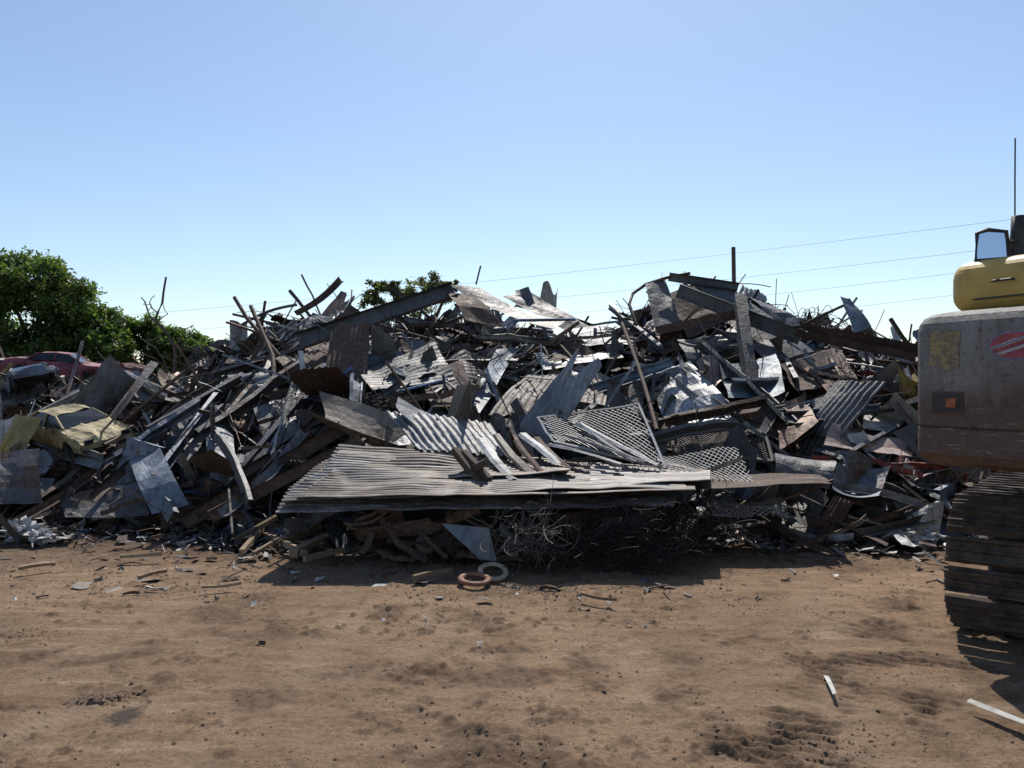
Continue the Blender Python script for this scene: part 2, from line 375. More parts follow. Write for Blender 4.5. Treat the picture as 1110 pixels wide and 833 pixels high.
HS(SM,[at(755,302,12.9),at(802,316,12.7),at(884,378,11.6),at(836,398,11.2)],'steel','large dark grey panel sliding off the peak',nu=12,nv=9,crum=.03,seed=15,fold=.2)
HS(SM,[at(700,306,12.9),at(722,298,13.1),at(738,352,12.3),at(712,356,12.1)],'steel','upright blue-grey bent panel at the peak',nu=8,nv=9,crum=.03,seed=16,fold=.2)
HS(SM,[at(725,318,13.1),at(762,304,13.1),at(782,354,12.3),at(745,364,12.1)],'darkbrown','dark rusted plate leaning at the peak',nu=7,nv=8,crum=.04,seed=17)
HS(SM,[at(815,318,12.8),at(842,326,12.8),at(870,350,12.3),at(838,350,12.2)],'steel','dark grey sheet folded on the ridge by the peak',nu=8,nv=8,crum=.03,seed=117,fold=.2)
HS(SM,q((838,438,.5),(872,428,.5),(884,468,.4),(846,486,.4)),'rust','rusty torn plate on the lower slope',nu=8,nv=8,crum=.07,seed=18)
HS(SM,q((390,450,.5),(432,446,.5),(446,482,.4),(398,488,.4)),'grey','grey sheet end leaning above the stack',nu=8,nv=8,crum=.05,seed=19)
HS(SM,q((900,462,.5),(992,482,.5),(986,500,.4),(893,482,.4)),'pink','pinkish white flattened panel on the slope',nu=10,nv=5,crum=.04,seed=20)
HS(SM,q((940,440,.5),(985,452,.5),(992,468,.4),(935,462,.4)),'white','dirty white buckled panel on the slope',nu=8,nv=5,crum=.05,seed=21)
HS(SM,[at(-14,490,8.7),at(44,487,8.7),at(46,545,8.3),at(-14,548,8.2)],'steel','dark steel box side standing at the heap base',nu=9,nv=9,crum=.04,seed=22,folds=3)
HS(SM,[at(910,322,12.6),at(922,322,12.6),at(945,354,12.3),at(926,360,12.2)],'blue','pale blue strip standing on the heap top',nu=5,nv=6,crum=.03,seed=23)
HS(SM,[at(558,314,14.0),at(573,312,14.),at(582,334,13.7),at(562,332,13.7)],'steel','small dark plate standing on the ridge',nu=4,nv=4,crum=.02,seed=24)
HS(SM,q((650,400,.5),(700,390,.6),(692,442,.5),(662,452,.4)),'steel','dark folded plate leaning on the heap',nu=8,nv=8,crum=.05,seed=25,fold=.3)
HS(SM,q((455,405,.5),(502,396,.5),(517,440,.4),(468,447,.3)),'darkbrown','dark brown crumpled plate on the slope',nu=8,nv=8,crum=.05,seed=26)
HS(SM,[at(128,400,12.0),at(150,404,11.8),at(190,434,11.1),at(150,434,11.1)],'grey','grey sheet wedge on the low ridge',nu=7,nv=6,crum=.04,seed=27)
HS(SM,q((60,535,.4),(150,521,.5),(158,552,.4),(72,562,.3)),'steel','dented dark grey steel cover at the heap base',nu=11,nv=8,crum=.05,seed=28,folds=4)
HS(SM,q((960,566,.3),(1018,560,.3),(1022,592,.2),(975,596,.2)),'white','crumpled white plastic sheeting at the heap base',nu=14,nv=12,crum=.10,seed=29,folds=8)
HS(SM,q((322,432,.6),(350,393,.6),(374,400,.6),(352,442,.5)),'blue','twisted pale blue sheet on the slope',nu=8,nv=7,crum=.05,seed=30,fold=.3)
HS(SM,q((270,430,.6),(318,405,.7),(330,432,.6),(285,470,.5)),'steel','dark folded sheet on the shaded slope',nu=8,nv=7,crum=.05,seed=31,fold=.3)
HS(SM,q((845,395,.6),(905,380,.7),(930,415,.6),(860,430,.5)),'darkbrown','dark rusted plate lying near the girder',nu=8,nv=7,crum=.04,seed=32)
HS(SM,q((610,352,.6),(668,350,.7),(690,372,.6),(620,372,.5)),'grey','grey dented sheet lying on the ridge',nu=8,nv=6,crum=.04,seed=33)
# further large overlapping sheets on the centre and right slopes
for i,(P4,k,cr) in enumerate((
  (((520,372),(600,352),(622,378),(540,398)),'brown',0),(((470,392),(540,378),(560,404),(488,422)),'steel',10),(((600,404),(655,398),(672,440),(612,446)),'grey',0),
  (((560,445),(618,440),(640,452),(580,462)),'darkbrown',0),(((668,345),(705,350),(712,392),(672,388)),'brown',10),(((735,360),(800,348),(812,382),(742,396)),'steel',0),
  (((780,395),(840,388),(852,425),(790,436)),'blue',0),(((805,436),(850,440),(846,476),(800,472)),'darkbrown',10),(((870,430),(932,424),(940,452),(878,460)),'grey',0),
  (((880,348),(935,352),(950,378),(890,378)),'brown',0),(((935,385),(992,392),(990,425),(938,418)),'steel',0),(((705,440),(760,452),(755,484),(700,478)),'brown',0),
  (((840,490),(905,498),(900,528),(838,520)),'steel',0),(((905,505),(960,512),(950,545),(898,538)),'blue',0),(((382,352),(440,342),(452,370),(392,378)),'steel',0),
  (((262,372),(318,352),(330,380),(272,400)),'darkbrown',0),(((240,402),(290,392),(300,425),(250,438)),'grey',10),(((320,448),(375,440),(382,470),(330,482)),'darkbrown',0),
  (((265,478),(318,466),(326,505),(272,520)),'steel',0),(((165,405),(220,395),(232,425),(176,436)),'brown',0),(((640,372),(690,376),(686,404),(636,398)),'darkbrown',0))):
    pts=q(*[(a_,b_,.55-.05*j) for j,(a_,b_) in enumerate(P4)])
    HS('corrugated_sheet' if cr else SM,pts,k,('buckled %s corrugated sheet lying on the slope' if cr else 'large bent %s sheet lying on the slope')%CN[k],'corrugated sheet' if cr else 'sheet metal',nu=10,nv=10,corr=cr,crum=.04,seed=500+i,curl=random.uniform(-.12,.12),curlu=random.uniform(-.12,.12),fold=random.choice((0,.2,.35)),rag=.05)
HB('steel_beam',hit(200,568,.3),at(372,463,9.1),'brown','C',.16,'long rusty brown steel channel sloping up the heap',segs=6,seed=1,roll=.4)
HB('steel_beam',hit(228,560,.45),at(392,476,8.5),'darkbrown','I',.13,'dark rusted beam beside the rusty channel',segs=6,seed=2)
HB('steel_beam',at(322,536,7.9),at(395,478,8.6),'tan','C',.10,'short tan channel beside the corrugated stack',segs=4,seed=3)
HB('steel_beam',at(868,362,11.2),at(1000,388,9.6),'maroon','C',.26,'thick dark red-brown girder across the heap',segs=5,seed=4,roll=1.2,tw=.1)
HB('steel_beam',at(802,322,12.0),at(813,416,10.7),'steel','B',.17,'blue-grey square post leaning from the peak',segs=5,seed=5)
HB('steel_beam',at(735,314,12.8),at(868,366,11.4),'steel','C',.22,'long dark channel sloping down from the peak',segs=6,seed=6)
HB('steel_beam',at(712,362,12.0),at(806,342,12.0),'brown','L',.12,'brown angle section lying near the peak',segs=5,seed=7)
HB('steel_beam',at(725,300,13.1),at(800,312,12.7),'steel','C',.14,'dark channel capping the peak',segs=5,seed=8)
HB('steel_pipe',at(795,268,13),at(796,330,12.8),'darkbrown','P',.07,'upright dark pipe standing at the peak','pipe',segs=4,seed=9)
HB('steel_pipe',at(674,350,12.2),at(712,466,9.6),'darkbrown','P',.06,'long thin dark pole leaning down the heap','pipe',segs=8,seed=10,bend=.05)
HB('steel_pipe',at(254,322,12.6),at(302,388,12.),'brown','P',.06,'thin rusty pipe sticking up on the ridge','pipe',segs=6,seed=11,kink=.1)
HB('steel_pipe',at(272,332,12.4),at(296,440,10.6),'brown','P',.07,'bent brown pipe leaning on the slope','pipe',segs=8,seed=12,kink=.35)
HB('steel_beam',at(322,342,12.8),at(370,304,13.2),'darkbrown','L',.09,'rusty angle bar pointing up off the ridge',segs=6,seed=13,bend=.06)
HB('steel_pipe',at(262,352,12.9),at(322,330,13.1),'steel','P',.05,'dark thin pipe lying along the ridge shoulder','pipe',segs=8,seed=113,bend=.1)
HB('steel_pipe',at(516,308,13.6),at(521,288,13.7),'darkbrown','P',.03,'short thin stick on the ridge top','pipe',segs=2,seed=14)
HB('steel_pipe',at(558,347,12.3),at(624,346,12.3),'brightblue','P',.05,'bright blue plastic pipe on the ridge','pipe',segs=3,seed=15)
HB('steel_pipe',hit(430,425,.6),hit(485,411,.6),'brightblue','P',.04,'blue plastic pipe lying on the slope','pipe',segs=3,seed=16)
HB('steel_pipe',at(248,530,8.2),at(252,578,7.8),'tan','R',.03,'pale thin post standing at the heap base','pipe',segs=2,seed=17)
HB('steel_beam',hit(96,486,.4),at(168,392,11.6),'steel','F',.12,'dark flat bar leaning on the low ridge',segs=6,seed=18)
HB('steel_beam',at(118,402,12.4),at(192,434,11.),'tan','T',.34,'tan-grey broad channel on the low ridge',segs=6,seed=19)
HB('steel_beam',hit(160,468,.6),hit(262,408,.7),'steel','C',.16,'dark channel slanting across the slope',segs=6,seed=20)
HB('steel_beam',hit(165,520,.5),hit(240,415,.7),'blue','C',.14,'blue-grey channel slanting up the slope',segs=6,seed=21)
HB('steel_beam',hit(330,430,.6),hit(250,530,.4),'steel','I',.14,'dark girder slanting down the slope',segs=6,seed=22)
BIG=((120,500,215,440,'blue','T',.3),(210,470,330,400,'steel','C',.16),(255,520,350,455,'darkbrown','C',.15),(300,500,330,410,'grey','T',.22),(340,470,440,415,'steel','C',.14),
 (400,372,540,350,'steel','T',.3),(470,430,575,360,'grey','C',.13),(505,366,600,372,'grey','T',.25),(440,400,560,392,'steel','I',.12),(560,425,650,360,'blue','C',.14),
 (600,365,700,388,'steel','T',.28),(660,330,720,380,'steel','C',.13),(690,345,800,372,'grey','T',.28),(760,372,850,455,'steel','T',.22),(720,455,830,430,'darkbrown','C',.13),
 (790,420,900,400,'blue','T',.26),(840,350,930,385,'steel','C',.14),(880,405,985,430,'darkbrown','C',.15),(855,455,960,445,'steel','T',.22),(905,500,985,455,'grey','C',.1),
 (820,340,860,420,'steel','C',.14),(745,330,765,400,'darkbrown','I',.13),(20,470,110,500,'grey','T',.2),(230,405,330,376,'steel','C',.14),(215,395,290,430,'brown','C',.12),
 (185,560,130,470,'blue','C',.14),(268,545,230,470,'steel','C',.11),(375,340,470,352,'steel','C',.12),(560,330,660,362,'darkbrown','C',.12),(640,425,730,395,'blue','T',.22),(700,480,800,462,'steel','T',.2),(620,440,705,465,'darkbrown','C',.1),
 (190,500,290,390,'steel','L',.1),(240,560,330,470,'grey','L',.09),(95,540,185,455,'brown','L',.09),(350,420,300,340,'brown','L',.08),(410,440,520,420,'rust','L',.08),(520,420,560,350,'steel','L',.08),(740,400,700,330,'grey','L',.08),(830,470,900,370,'steel','L',.09),(930,470,870,400,'rust','L',.08))
for i,(a,b_,c,d,k,pr,w) in enumerate(BIG):
    HB('steel_beam',hit(a,b_,.55),hit(c,d,.65),k,pr,w,('broad folded %s sheet section lying on the heap' if pr=='T' else 'long %s steel section lying across the heap')%CN[k],segs=10,seed=200+i,roll=random.uniform(-.9,.9),bend=random.uniform(0,.12),kink=random.choice((0,0,.25)),wob=.004)
for i,(a,b_,c,d,k) in enumerate(((0,560,100,478,'darkbrown'),(0,548,120,462,'tan'),(4,575,140,480,'brown'),(20,552,90,500,'darkbrown'),(0,530,60,486,'steel'),
   (868,536,992,577,'tan'),(848,548,962,590,'brown'),(878,566,1004,545,'darkbrown'),(900,530,1020,560,'grey'),(930,580,1010,560,'steel'),(845,575,925,585,'grey'),(880,500,1000,520,'red'),(1000,500,1085,512,'red'),(960,505,1060,520,'red'),(990,520,1080,505,'pink'),
   (770,430,862,470,'darkbrown'),(600,352,690,345,'lightgrey'),(585,372,700,360,'tan'),(565,362,640,392,'darkbrown'),(430,398,560,370,'tan'),(505,352,560,330,'tan'),(280,460,420,430,'darkbrown'),(300,350,345,420,'steel'),
   (855,520,1000,500,'brown'),(870,505,985,535,'steel'),(900,575,1015,590,'brown'),(860,590,940,560,'tan'),(835,565,900,600,'darkbrown'),(70,500,150,470,'steel'),(40,500,130,530,'darkbrown'),(110,560,210,525,'darkbrown'),(150,575,260,540,'brown'))):
    HB('steel_angle',hit(a,b_,.35),hit(c,d,.4),k,random.choice('LFC'),.07 if i<15 else .05,'long thin %s strip resting on the heap'%CN[k],'steel strip',segs=8,seed=30+i,bend=.08,wob=.006)
p=[at(a,b_,d) for a,b_,d in((690,352,12.4),(682,330,12.7),(686,318,12.9),(700,308,13.0),(722,301,13.1),(748,296,13.1))]
V,Fs=tube(p,.028,8);tag(mkobj('steel_pipe',V,Fs,M_METAL,colr('darkbrown'),smooth=True),'dark hooked pipe curving over the peak','pipe')

# ------------------------------------------------------------------ loose small scrap (uncountable) + heap core
acc=Acc()
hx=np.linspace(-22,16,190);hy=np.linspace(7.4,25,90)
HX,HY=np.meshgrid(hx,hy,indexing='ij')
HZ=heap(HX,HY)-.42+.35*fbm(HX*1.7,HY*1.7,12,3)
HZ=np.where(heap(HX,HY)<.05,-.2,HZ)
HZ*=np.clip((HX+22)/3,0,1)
acc.add((np.stack([HX,HY,HZ],-1).reshape(-1,3),grid_faces(190,90)),(.02,.016,.014,.5))  # near-black core colour paints in the shade seen between the pieces
for i in range(7000):
    x,y,h=samp(.1)
    a,b2,n=frame(x,y,.65)
    p=np.array([x,y,max(h+random.uniform(-.36,.02),.04)])
    k=pick(x);c=colr(k);c=(c[0]*.9,c[1]*.9,c[2]*.9,c[3]);t=random.random();s=random.choice((.5,.8,1.,1.6))
    if t<.32:
        l=random.uniform(.1,.32)*s;w=random.uniform(.05,.2)*s
        acc.add(sheet(p-a*l-b2*w,p+a*l-b2*w,p+a*l+b2*w,p-a*l+b2*w,6,5,0,0,.03,i,folds=2,rag=.1,curlu=random.uniform(-.12,.12),fold=random.choice((0,.4,.8))),c)
    elif t<.40:
        l=random.uniform(.2,.45)*s;w=random.uniform(.1,.22)
        acc.add(sheet(p-a*l-b2*w,p+a*l-b2*w,p+a*l+b2*w,p-a*l+b2*w,5,4,5,.012,.04,i,curlu=random.uniform(-.12,.12)),c)
    elif t<.70:
        l=random.uniform(.2,.75)*s
        acc.add(beam(p-a*l,p+a*l,random.choice('CLFLZW'),random.uniform(.015,.08),6,random.uniform(0,.1),i,random.uniform(0,6),random.choice((0,0,.3)),wob=.005),c)
    elif t<.95:
        l=random.uniform(.25,1.1)
        acc.add(beam(p-a*l,p+a*l,'R',random.uniform(.008,.02),6,random.uniform(0,.2)*l,i,0,random.choice((0,0,.3)),wob=.008),c)
    else:
        l=random.uniform(.1,.4)
        acc.add(beam(p-a*l,p+a*l,'P',random.uniform(.03,.08),3,0,i),c)
for i in range(2200):
    x=random.uniform(-7,6);yb=float(np.interp(x,BX,BY));y=yb-abs(random.gauss(0,.5))+.3
    if abs(x)<1.8 and y<8.2 and random.random()<.6: continue
    l=random.uniform(.012,.09);an=random.uniform(0,6.28);d=np.array([math.cos(an),math.sin(an),random.uniform(-.2,.5)])*l
    p=np.array([x,y,gz(x,y)+.02+random.random()*.05]);k=pick(x);s=np.array([-d[1],d[0],random.uniform(-.3,.3)*l])*random.uniform(.2,.7)
    if random.random()<.5: acc.add((np.array([p-d-s,p+d-s*.6,p+d+s,p-d+s*.7]),[(0,1,2,3)]),colr(k))
    else: acc.add(beam(p-d,p+d,'R',random.uniform(.005,.02),1,0,i),colr(k))
o=acc.obj('loose_scrap_metal',M_METAL);o['kind']='stuff'

for z_ in ((at(80,462,10.6)[0],10.2,.6,.7),(-8.2,13.6,1.4,1.8),(-9.4,14.3,1.2,2.0)): ZONES.append(z_)
def blocked(x,y):
    for cx,cy,rx,ry in ZONES:
        if abs(x-cx)<rx and abs(y-cy)<ry: return True
    return False
def rnd_piece(kind,i):
    thin=kind in('reinforcing_bar','steel_pipe','steel_angle')
    for _ in range(12):
        x,y,h=samp()
        if not blocked(x,y) or (thin and random.random()<.2): break
    else:
        if thin or random.random()<.4: return
    if not thin and -2.6<x<2.6 and y<9.0: return
    k=pick(x);c=colr(k);sd=i*13+len(kind)
    top=y>11.8
    a,b2,n=frame(x,y,(.2 if top else .36) if not thin else .45)
    p=np.array([x,y,max(h+random.uniform(-.14,.12),.12)])
    if top and not thin: p[2]-=.15
    if top and k=='red': k='steel';c=colr(k)
    if kind=='corrugated_sheet':
        l=random.uniform(.5,1.2);w=random.uniform(.25,.42);nc=int(w*2/.076)
        V,Fs=sheet(p-a*l-b2*w,p+a*l-b2*w,p+a*l+b2*w,p-a*l+b2*w,12,5,nc,.011,random.uniform(.02,.06),sd,curl=random.uniform(-.12,.12),folds=2,rag=.05,curlu=random.uniform(-.25,.25),fold=random.choice((0,0,.3,.5)))
        lab='crumpled %s corrugated roofing sheet in the scrap heap';cat='corrugated sheet';gp='corrugated sheets tangled in the scrap heap'
    elif kind=='sheet_metal':
        if random.random()<.35:
            l=random.uniform(.5,1.4);w=random.uniform(.14,.32)
            V,Fs=beam(p-a*l,p+a*l,'T',w,12,random.uniform(0,.25),sd,random.uniform(0,6),random.choice((0,0,.4)),wob=.006)
        else:
            l=random.uniform(.35,1.1);w=random.uniform(.12,.42)
            V,Fs=sheet(p-a*l-b2*w,p+a*l-b2*w,p+a*l+b2*w,p-a*l+b2*w,13,10,0,0,random.uniform(.02,.055),sd,curl=random.choice((0,.1,.2)),folds=3,rag=.08,curlu=random.uniform(-.25,.25),fold=random.choice((0,.4,.8)))
        lab='bent %s sheet metal panel lying in the scrap heap';cat='sheet metal';gp='sheet metal panels in the scrap heap'
    elif kind=='steel_channel':
        if k in('brown','tan') and random.random()<.5: k='steel';c=colr(k)
        l=random.uniform(.6,1.5);w=random.uniform(.06,.14)
        V,Fs=beam(p-a*l,p+a*l,random.choice('CCWZI'),w,8,random.uniform(0,.1),sd,random.uniform(0,6),random.choice((0,0,.3)),wob=.003)
        lab='bent %s steel channel lying across the scrap heap';cat='steel beam';gp='steel channels in the scrap heap'
    elif kind=='steel_angle':
        l=random.uniform(.5,1.5);w=random.uniform(.025,.06)
        V,Fs=beam(p-a*l,p+a*l,random.choice('LLF'),w,8,random.uniform(0,.2),sd,random.uniform(0,6),random.choice((0,0,.4)),wob=.004)
        lab='thin %s steel angle strip in the scrap heap';cat='steel strip';gp='steel angle strips in the scrap heap'
    elif kind=='steel_pipe':
        l=random.uniform(.5,1.6);w=random.uniform(.025,.065);k=random.choice(('grey','brown','darkbrown','steel','darkbrown','blue','rust'));c=colr(k)
        V,Fs=beam(p-a*l,p+a*l,'P',w,12,random.uniform(0,.25),sd,0,random.choice((0,0,.5)))
        lab='long %s steel pipe sticking out of the scrap heap';cat='pipe';gp='steel pipes in the scrap heap'
    else:
        l=random.uniform(.5,1.3);k=random.choice(('brown','darkbrown'));c=colr(k);q_=p+n*.08
        ts=np.linspace(-1,1,14)
        pts=q_+a*(ts*l)[:,None]+n*(.22*np.sin(ts*2.2+i)*l*.5)[:,None]+b2*(.25*np.cos(ts*3.+i*2)*l)[:,None]
        V,Fs=tube(pts,random.uniform(.005,.010),4)
        lab='curled %s reinforcing bar looping out of the heap';cat='rebar';gp='reinforcing bars curling out of the scrap heap'
    tag(mkobj(kind,V,Fs,mat_for(k),c,smooth=(kind in('corrugated_sheet','steel_pipe'))),lab%CN[k],cat,gp)
for kind,nn in(('corrugated_sheet',110),('sheet_metal',250),('steel_channel',170),('steel_angle',180),('steel_pipe',120),('reinforcing_bar',110)):
    for i in range(nn): rnd_piece(kind,i)

# ------------------------------------------------------------------ flat corrugated stack on dark steel crate
mcs,nt,b=newmat('weathered_roofing');L=nt.links;v=objvec(nt);at_=N(nt,'ShaderNodeAttribute',attribute_name='Col')
mp=N(nt,'ShaderNodeMapping');mp.inputs['Scale'].default_value=(.7,5,1);L.new(v,mp.inputs[0]);n1=noise(nt,mp.outputs[0],2.,8,.7);n2=noise(nt,v,9,6,.7)
r1=ramp(nt,[(.32,(.045,.033,.028)),(.46,(.12,.092,.075)),(.56,(.24,.215,.195)),(.68,(.44,.42,.40))]);L.new(n1.outputs[0],r1.inputs[0])
r2=ramp(nt,[(.35,.5),(.6,1.05)]);L.new(n2.outputs[0],r2.inputs[0])
c=mixc(nt,1.,r1.outputs[0],r2.outputs[0],'MULTIPLY');c=mixc(nt,.2,c,at_.outputs['Color']);L.new(c,b.inputs['Base Color']);b.inputs['Roughness'].default_value=.62;b.inputs['Metallic'].default_value=.2
def RS(pts,k,label,**kw):
    V,Fs=sheet(*pts,**kw);return tag(mkobj('corrugated_sheet',V,Fs,mcs,colr(k,.05),smooth=True),label,'corrugated sheet')
for i,(dz,sh,k) in enumerate(((0,0,'grey'),(-.04,.14,'brown'),(-.08,-.08,'brown'))):
    o_=np.array([sh,-.03*i,dz])
    RS([at(310,541,6.95)+o_,at(745,533,7.05)+o_,at(742,508,8.35)+o_,at(366,487,8.3)+o_],k,'%s weathered corrugated roofing sheet lying flat on the stack'%CN[k],nu=24,corr=20,amp=.016,crum=.02,seed=50+i,folds=3,rag=.02)
RS([at(330,529,7.4)+[0,0,.035],at(620,519,7.5)+[0,0,.035],at(610,503,8.3)+[0,0,.035],at(366,487,8.4)+[0,0,.035]],'tan','tan weathered corrugated sheet laid over the stack',nu=18,corr=12,amp=.017,crum=.022,seed=58,folds=2,rag=.02)
RS([at(640,531,7.1)+[0,0,.03],at(770,522,7.25)+[0,0,.03],at(770,514,8.2)+[0,0,.03],at(640,503,8.3)+[0,0,.03]],'lightgrey','short grey corrugated offcut on the stack end',nu=10,corr=12,amp=.018,crum=.025,seed=54)
V,Fs=sheet(at(735,530,7.5),at(905,524,7.7),at(888,515,8.4),at(740,513,8.5),nu=12,corr=10,amp=.012,crum=.015,seed=55,folds=2);tag(mkobj('corrugated_sheet',V,Fs,M_METAL,colr('darkbrown'),smooth=True),'dark rusted corrugated sheet jutting from the stack end','corrugated sheet')
emp=bpy.data.objects.new('steel_crate',None);scene.collection.objects.link(emp);emp.location=(0,7.6,0)
tag(emp,'low dark rusted steel crate under the corrugated sheets','crate')
M_CRATE=flat('rusty_steel_painted_shade',(.022,.017,.014),.85,0,.8,5)  # rusty steel, base taken near black to carry the shade beneath the sheets
def kid(name,VF,mat,col,par,**k):
    V,Fs=VF;o=mkobj(name,V,Fs,mat,col,**k);o.parent=par;o.matrix_parent_inverse=Matrix.Translation(-Vector(par.location));return o
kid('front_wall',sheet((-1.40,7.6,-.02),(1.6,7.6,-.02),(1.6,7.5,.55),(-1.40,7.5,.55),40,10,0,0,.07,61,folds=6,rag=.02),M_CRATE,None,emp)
kid('side_wall',sheet((-1.40,7.6,-.02),(-1.40,8.5,-.02),(-1.40,8.5,.8),(-1.40,7.5,.55),6,5,0,0,.015,62),M_CRATE,None,emp)
kid('side_wall',sheet((1.6,7.6,-.02),(1.6,8.5,-.02),(1.6,8.5,.75),(1.6,7.5,.55),6,5,0,0,.015,63),M_CRATE,None,emp)
kid('rim',beam((-1.5,7.3,.51),(1.62,7.3,.53),'L',.05,4,0,64,tw=.05),M_CRATE,None,emp)
for i in range(60):
    x0=random.uniform(-1.6,.9);z0=random.uniform(.02,.42);l=random.uniform(.2,.7);y0=7.2+random.uniform(-.15,.2);an=random.gauss(0,.5)
    A=np.array((x0,y0,z0));B=A+np.array((l*math.cos(an),random.uniform(-.15,.15),l*math.sin(an)));B[2]=min(max(B[2],.02),.5)
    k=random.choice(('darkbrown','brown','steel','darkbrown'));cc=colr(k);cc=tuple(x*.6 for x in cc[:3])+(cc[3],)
    if i%3: V,Fs=beam(A,B,random.choice('CLFW'),random.uniform(.03,.09),6,.06,i,random.uniform(0,6),wob=.006)
    else: V,Fs=sheet(A,B,B+[.02,.05,-.14],A+[0,.03,-.16],8,5,0,0,.03,i,rag=.1,fold=.5)
    V[:,2]=np.maximum(V[:,2],.01)
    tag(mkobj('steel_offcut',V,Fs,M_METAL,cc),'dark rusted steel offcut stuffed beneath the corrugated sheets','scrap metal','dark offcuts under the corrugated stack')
HS(SM,[at(478,567,6.9),at(530,572,6.8),at(538,608,6.75),at(520,606,6.75)],'blue','blue-grey triangular offcut leaning on the crate',nu=5,nv=5,crum=.02,seed=65)
for i,(a,b_,d1,c,d,d2,k,w) in enumerate(((522,474,8.3,560,520,7.4,'white',.13),(538,470,8.4,578,514,7.5,'tan',.10),(566,469,8.4,606,502,7.7,'white',.12),(582,473,8.4,622,508,7.6,'brown',.10),
   (596,480,8.3,676,503,7.7,'lightgrey',.10),(612,470,8.4,700,500,7.9,'grey',.09),(628,457,8.8,716,503,7.9,'white',.11),(520,500,8.0,545,524,7.4,'tan',.09),(560,476,8.2,590,512,7.5,'darkbrown',.08),(640,468,8.5,690,500,7.9,'steel',.08))):
    A=at(a,b_,d1);B=at(c,d,d2)
    V,Fs=beam(A,B,'W',w,6,.02,70+i,math.pi,wob=.003);tag(mkobj('metal_flashing',V,Fs,M_PAINT,colr(k,.04)),'%s roof flashing strip lying on the corrugated stack'%CN[k],'metal strip','flashing strips lying on the corrugated stack')
for i,(a,b_,c,d) in enumerate(((492,487,522,524),(502,490,530,520),(492,520,528,500))):
    V,Fs=beam(at(a,b_,7.7),at(c,d,7.4),'B',.07,3,0,80+i);tag(mkobj('wooden_block',V,Fs,M_WOOD,(.09,.06,.04,0)),'short dark timber block lying on the corrugated stack','wood block','timber blocks on the corrugated stack')

# ------------------------------------------------------------------ mesh panels
def meshpanel(c,sp,r,seed,crum=.06,fr=True):
    c=[np.asarray(p,float) for p in c];a=Acc();L=np.linalg.norm(c[1]-c[0]);W=np.linalg.norm(c[3]-c[0])
    n=np.cross(c[1]-c[0],c[3]-c[0]);n/=np.linalg.norm(n)
    def P(u,v):
        u=np.asarray(u);v=np.asarray(v)
        p=c[0]*((1-u)*(1-v))[:,None]+c[1]*(u*(1-v))[:,None]+c[2]*(u*v)[:,None]+c[3]*((1-u)*v)[:,None]
        return p+n*(crum*2*fbm(u*L*2+seed,v*W*2,seed,2))[:,None]
    for s in(1,-1):
        for k in np.arange(-W,L+W,sp):
            t=np.linspace(0,W,12);u=(k+s*t)/L;m_=(u>=0)&(u<=1)
            if m_.sum()>1: a.add(tube(P(u[m_],t[m_]/W),r,3))
    if fr:
        t=np.linspace(0,1,8)
        for u,v in((t,t*0),(t,t*0+1),(t*0,t),(t*0+1,t)): a.add(tube(P(u,v),r*4,5))
    return np.concatenate(a.V),a.F
for i,(c,sp,r,mt,fr,lb) in enumerate((
  ([at(583,453,9.2),at(692,437,9.4),at(722,508,8.0),at(600,478,8.3)],.07,.004,M_GALV,True,'framed diamond wire mesh panel leaning above the stack'),
  ([at(708,490,8.6),at(800,482,8.8),at(822,520,7.9),at(722,512,8.1)],.065,.0045,M_GALV,False,'crumpled grey expanded mesh beside the stack'),
  ([at(765,535,8.0),at(850,538,7.9),at(862,560,7.5),at(770,562,7.4)],.065,.0045,M_GALV,False,'pale mesh panel sagging off the stack end'),
  ([at(640,548,7.0),at(760,548,7.0),at(765,620,6.75),at(640,625,6.7)],.05,.004,M_WIRE,False,'dark rusty mesh roll against the crate'),
  ([hit(728,462,.5),hit(830,470,.5),hit(838,500,.5),hit(730,490,.5)],.06,.005,M_LWIRE,True,'dark mesh panel lying on the slope'),
  ([hit(360,430,.5),hit(440,425,.5),hit(430,462,.4),hit(365,470,.4)],.04,.004,M_WIRE,False,'dark brown mesh panel in the heap'))):
    V,Fs=meshpanel(c,sp,r,90+i,crum=.02 if fr else .10,fr=fr);tag(mkobj('wire_mesh',V,Fs,mt),lb,'wire mesh')

# ------------------------------------------------------------------ wire tangles
def tangle(c,rad,n,r,mat,seed,label,loose=.08):
    g_=np.random.default_rng(seed);a=Acc();c=np.asarray(c,float);rad=np.asarray(rad,float)
    for k in range(n):
        p0=c+g_.normal(size=3)*rad*.4;d=g_.normal(size=3);d/=np.linalg.norm(d);ax=g_.normal(size=3);ax/=np.linalg.norm(ax)
        pts=[p0];st=g_.uniform(.03,.07)*max(rad)*1.5;w=g_.uniform(-.5,.5)*(1 if loose>.05 else .45)
        for s in range(g_.integers(8,16)):
            d=d+np.cross(ax,d)*w+g_.normal(size=3)*.12-(pts[-1]-c)/rad*loose;d/=np.linalg.norm(d)
            q_=pts[-1]+d*st;q_[2]=max(q_[2],.01);pts.append(q_)
        a.add(tube(pts,r,3))
    return tag(a.obj('wire_tangle',mat),label,'wire')
tangle((.15,6.75,.30),(.36,.2,.26),150,.0026,M_LWIRE,1,'bushy spray of thin grey-brown wire on the dirt',.03)
tangle((.3,6.85,.20),(.4,.22,.2),120,.0028,M_WIRE,21,'low tangle of dark wire beneath the grey spray',.06)
tangle((.75,6.9,.2),(.38,.2,.2),110,.0032,M_WIRE,2,'flattened tangle of dark wire against the crate')
tangle((1.2,6.9,.26),(.36,.25,.26),260,.0036,M_WIRE,3,'dense dark wire tangle beside the crate end')
tangle((1.7,7.4,.28),(.34,.4,.22),140,.004,M_WIRE,4,'dark wire bundle at the end of the stack')
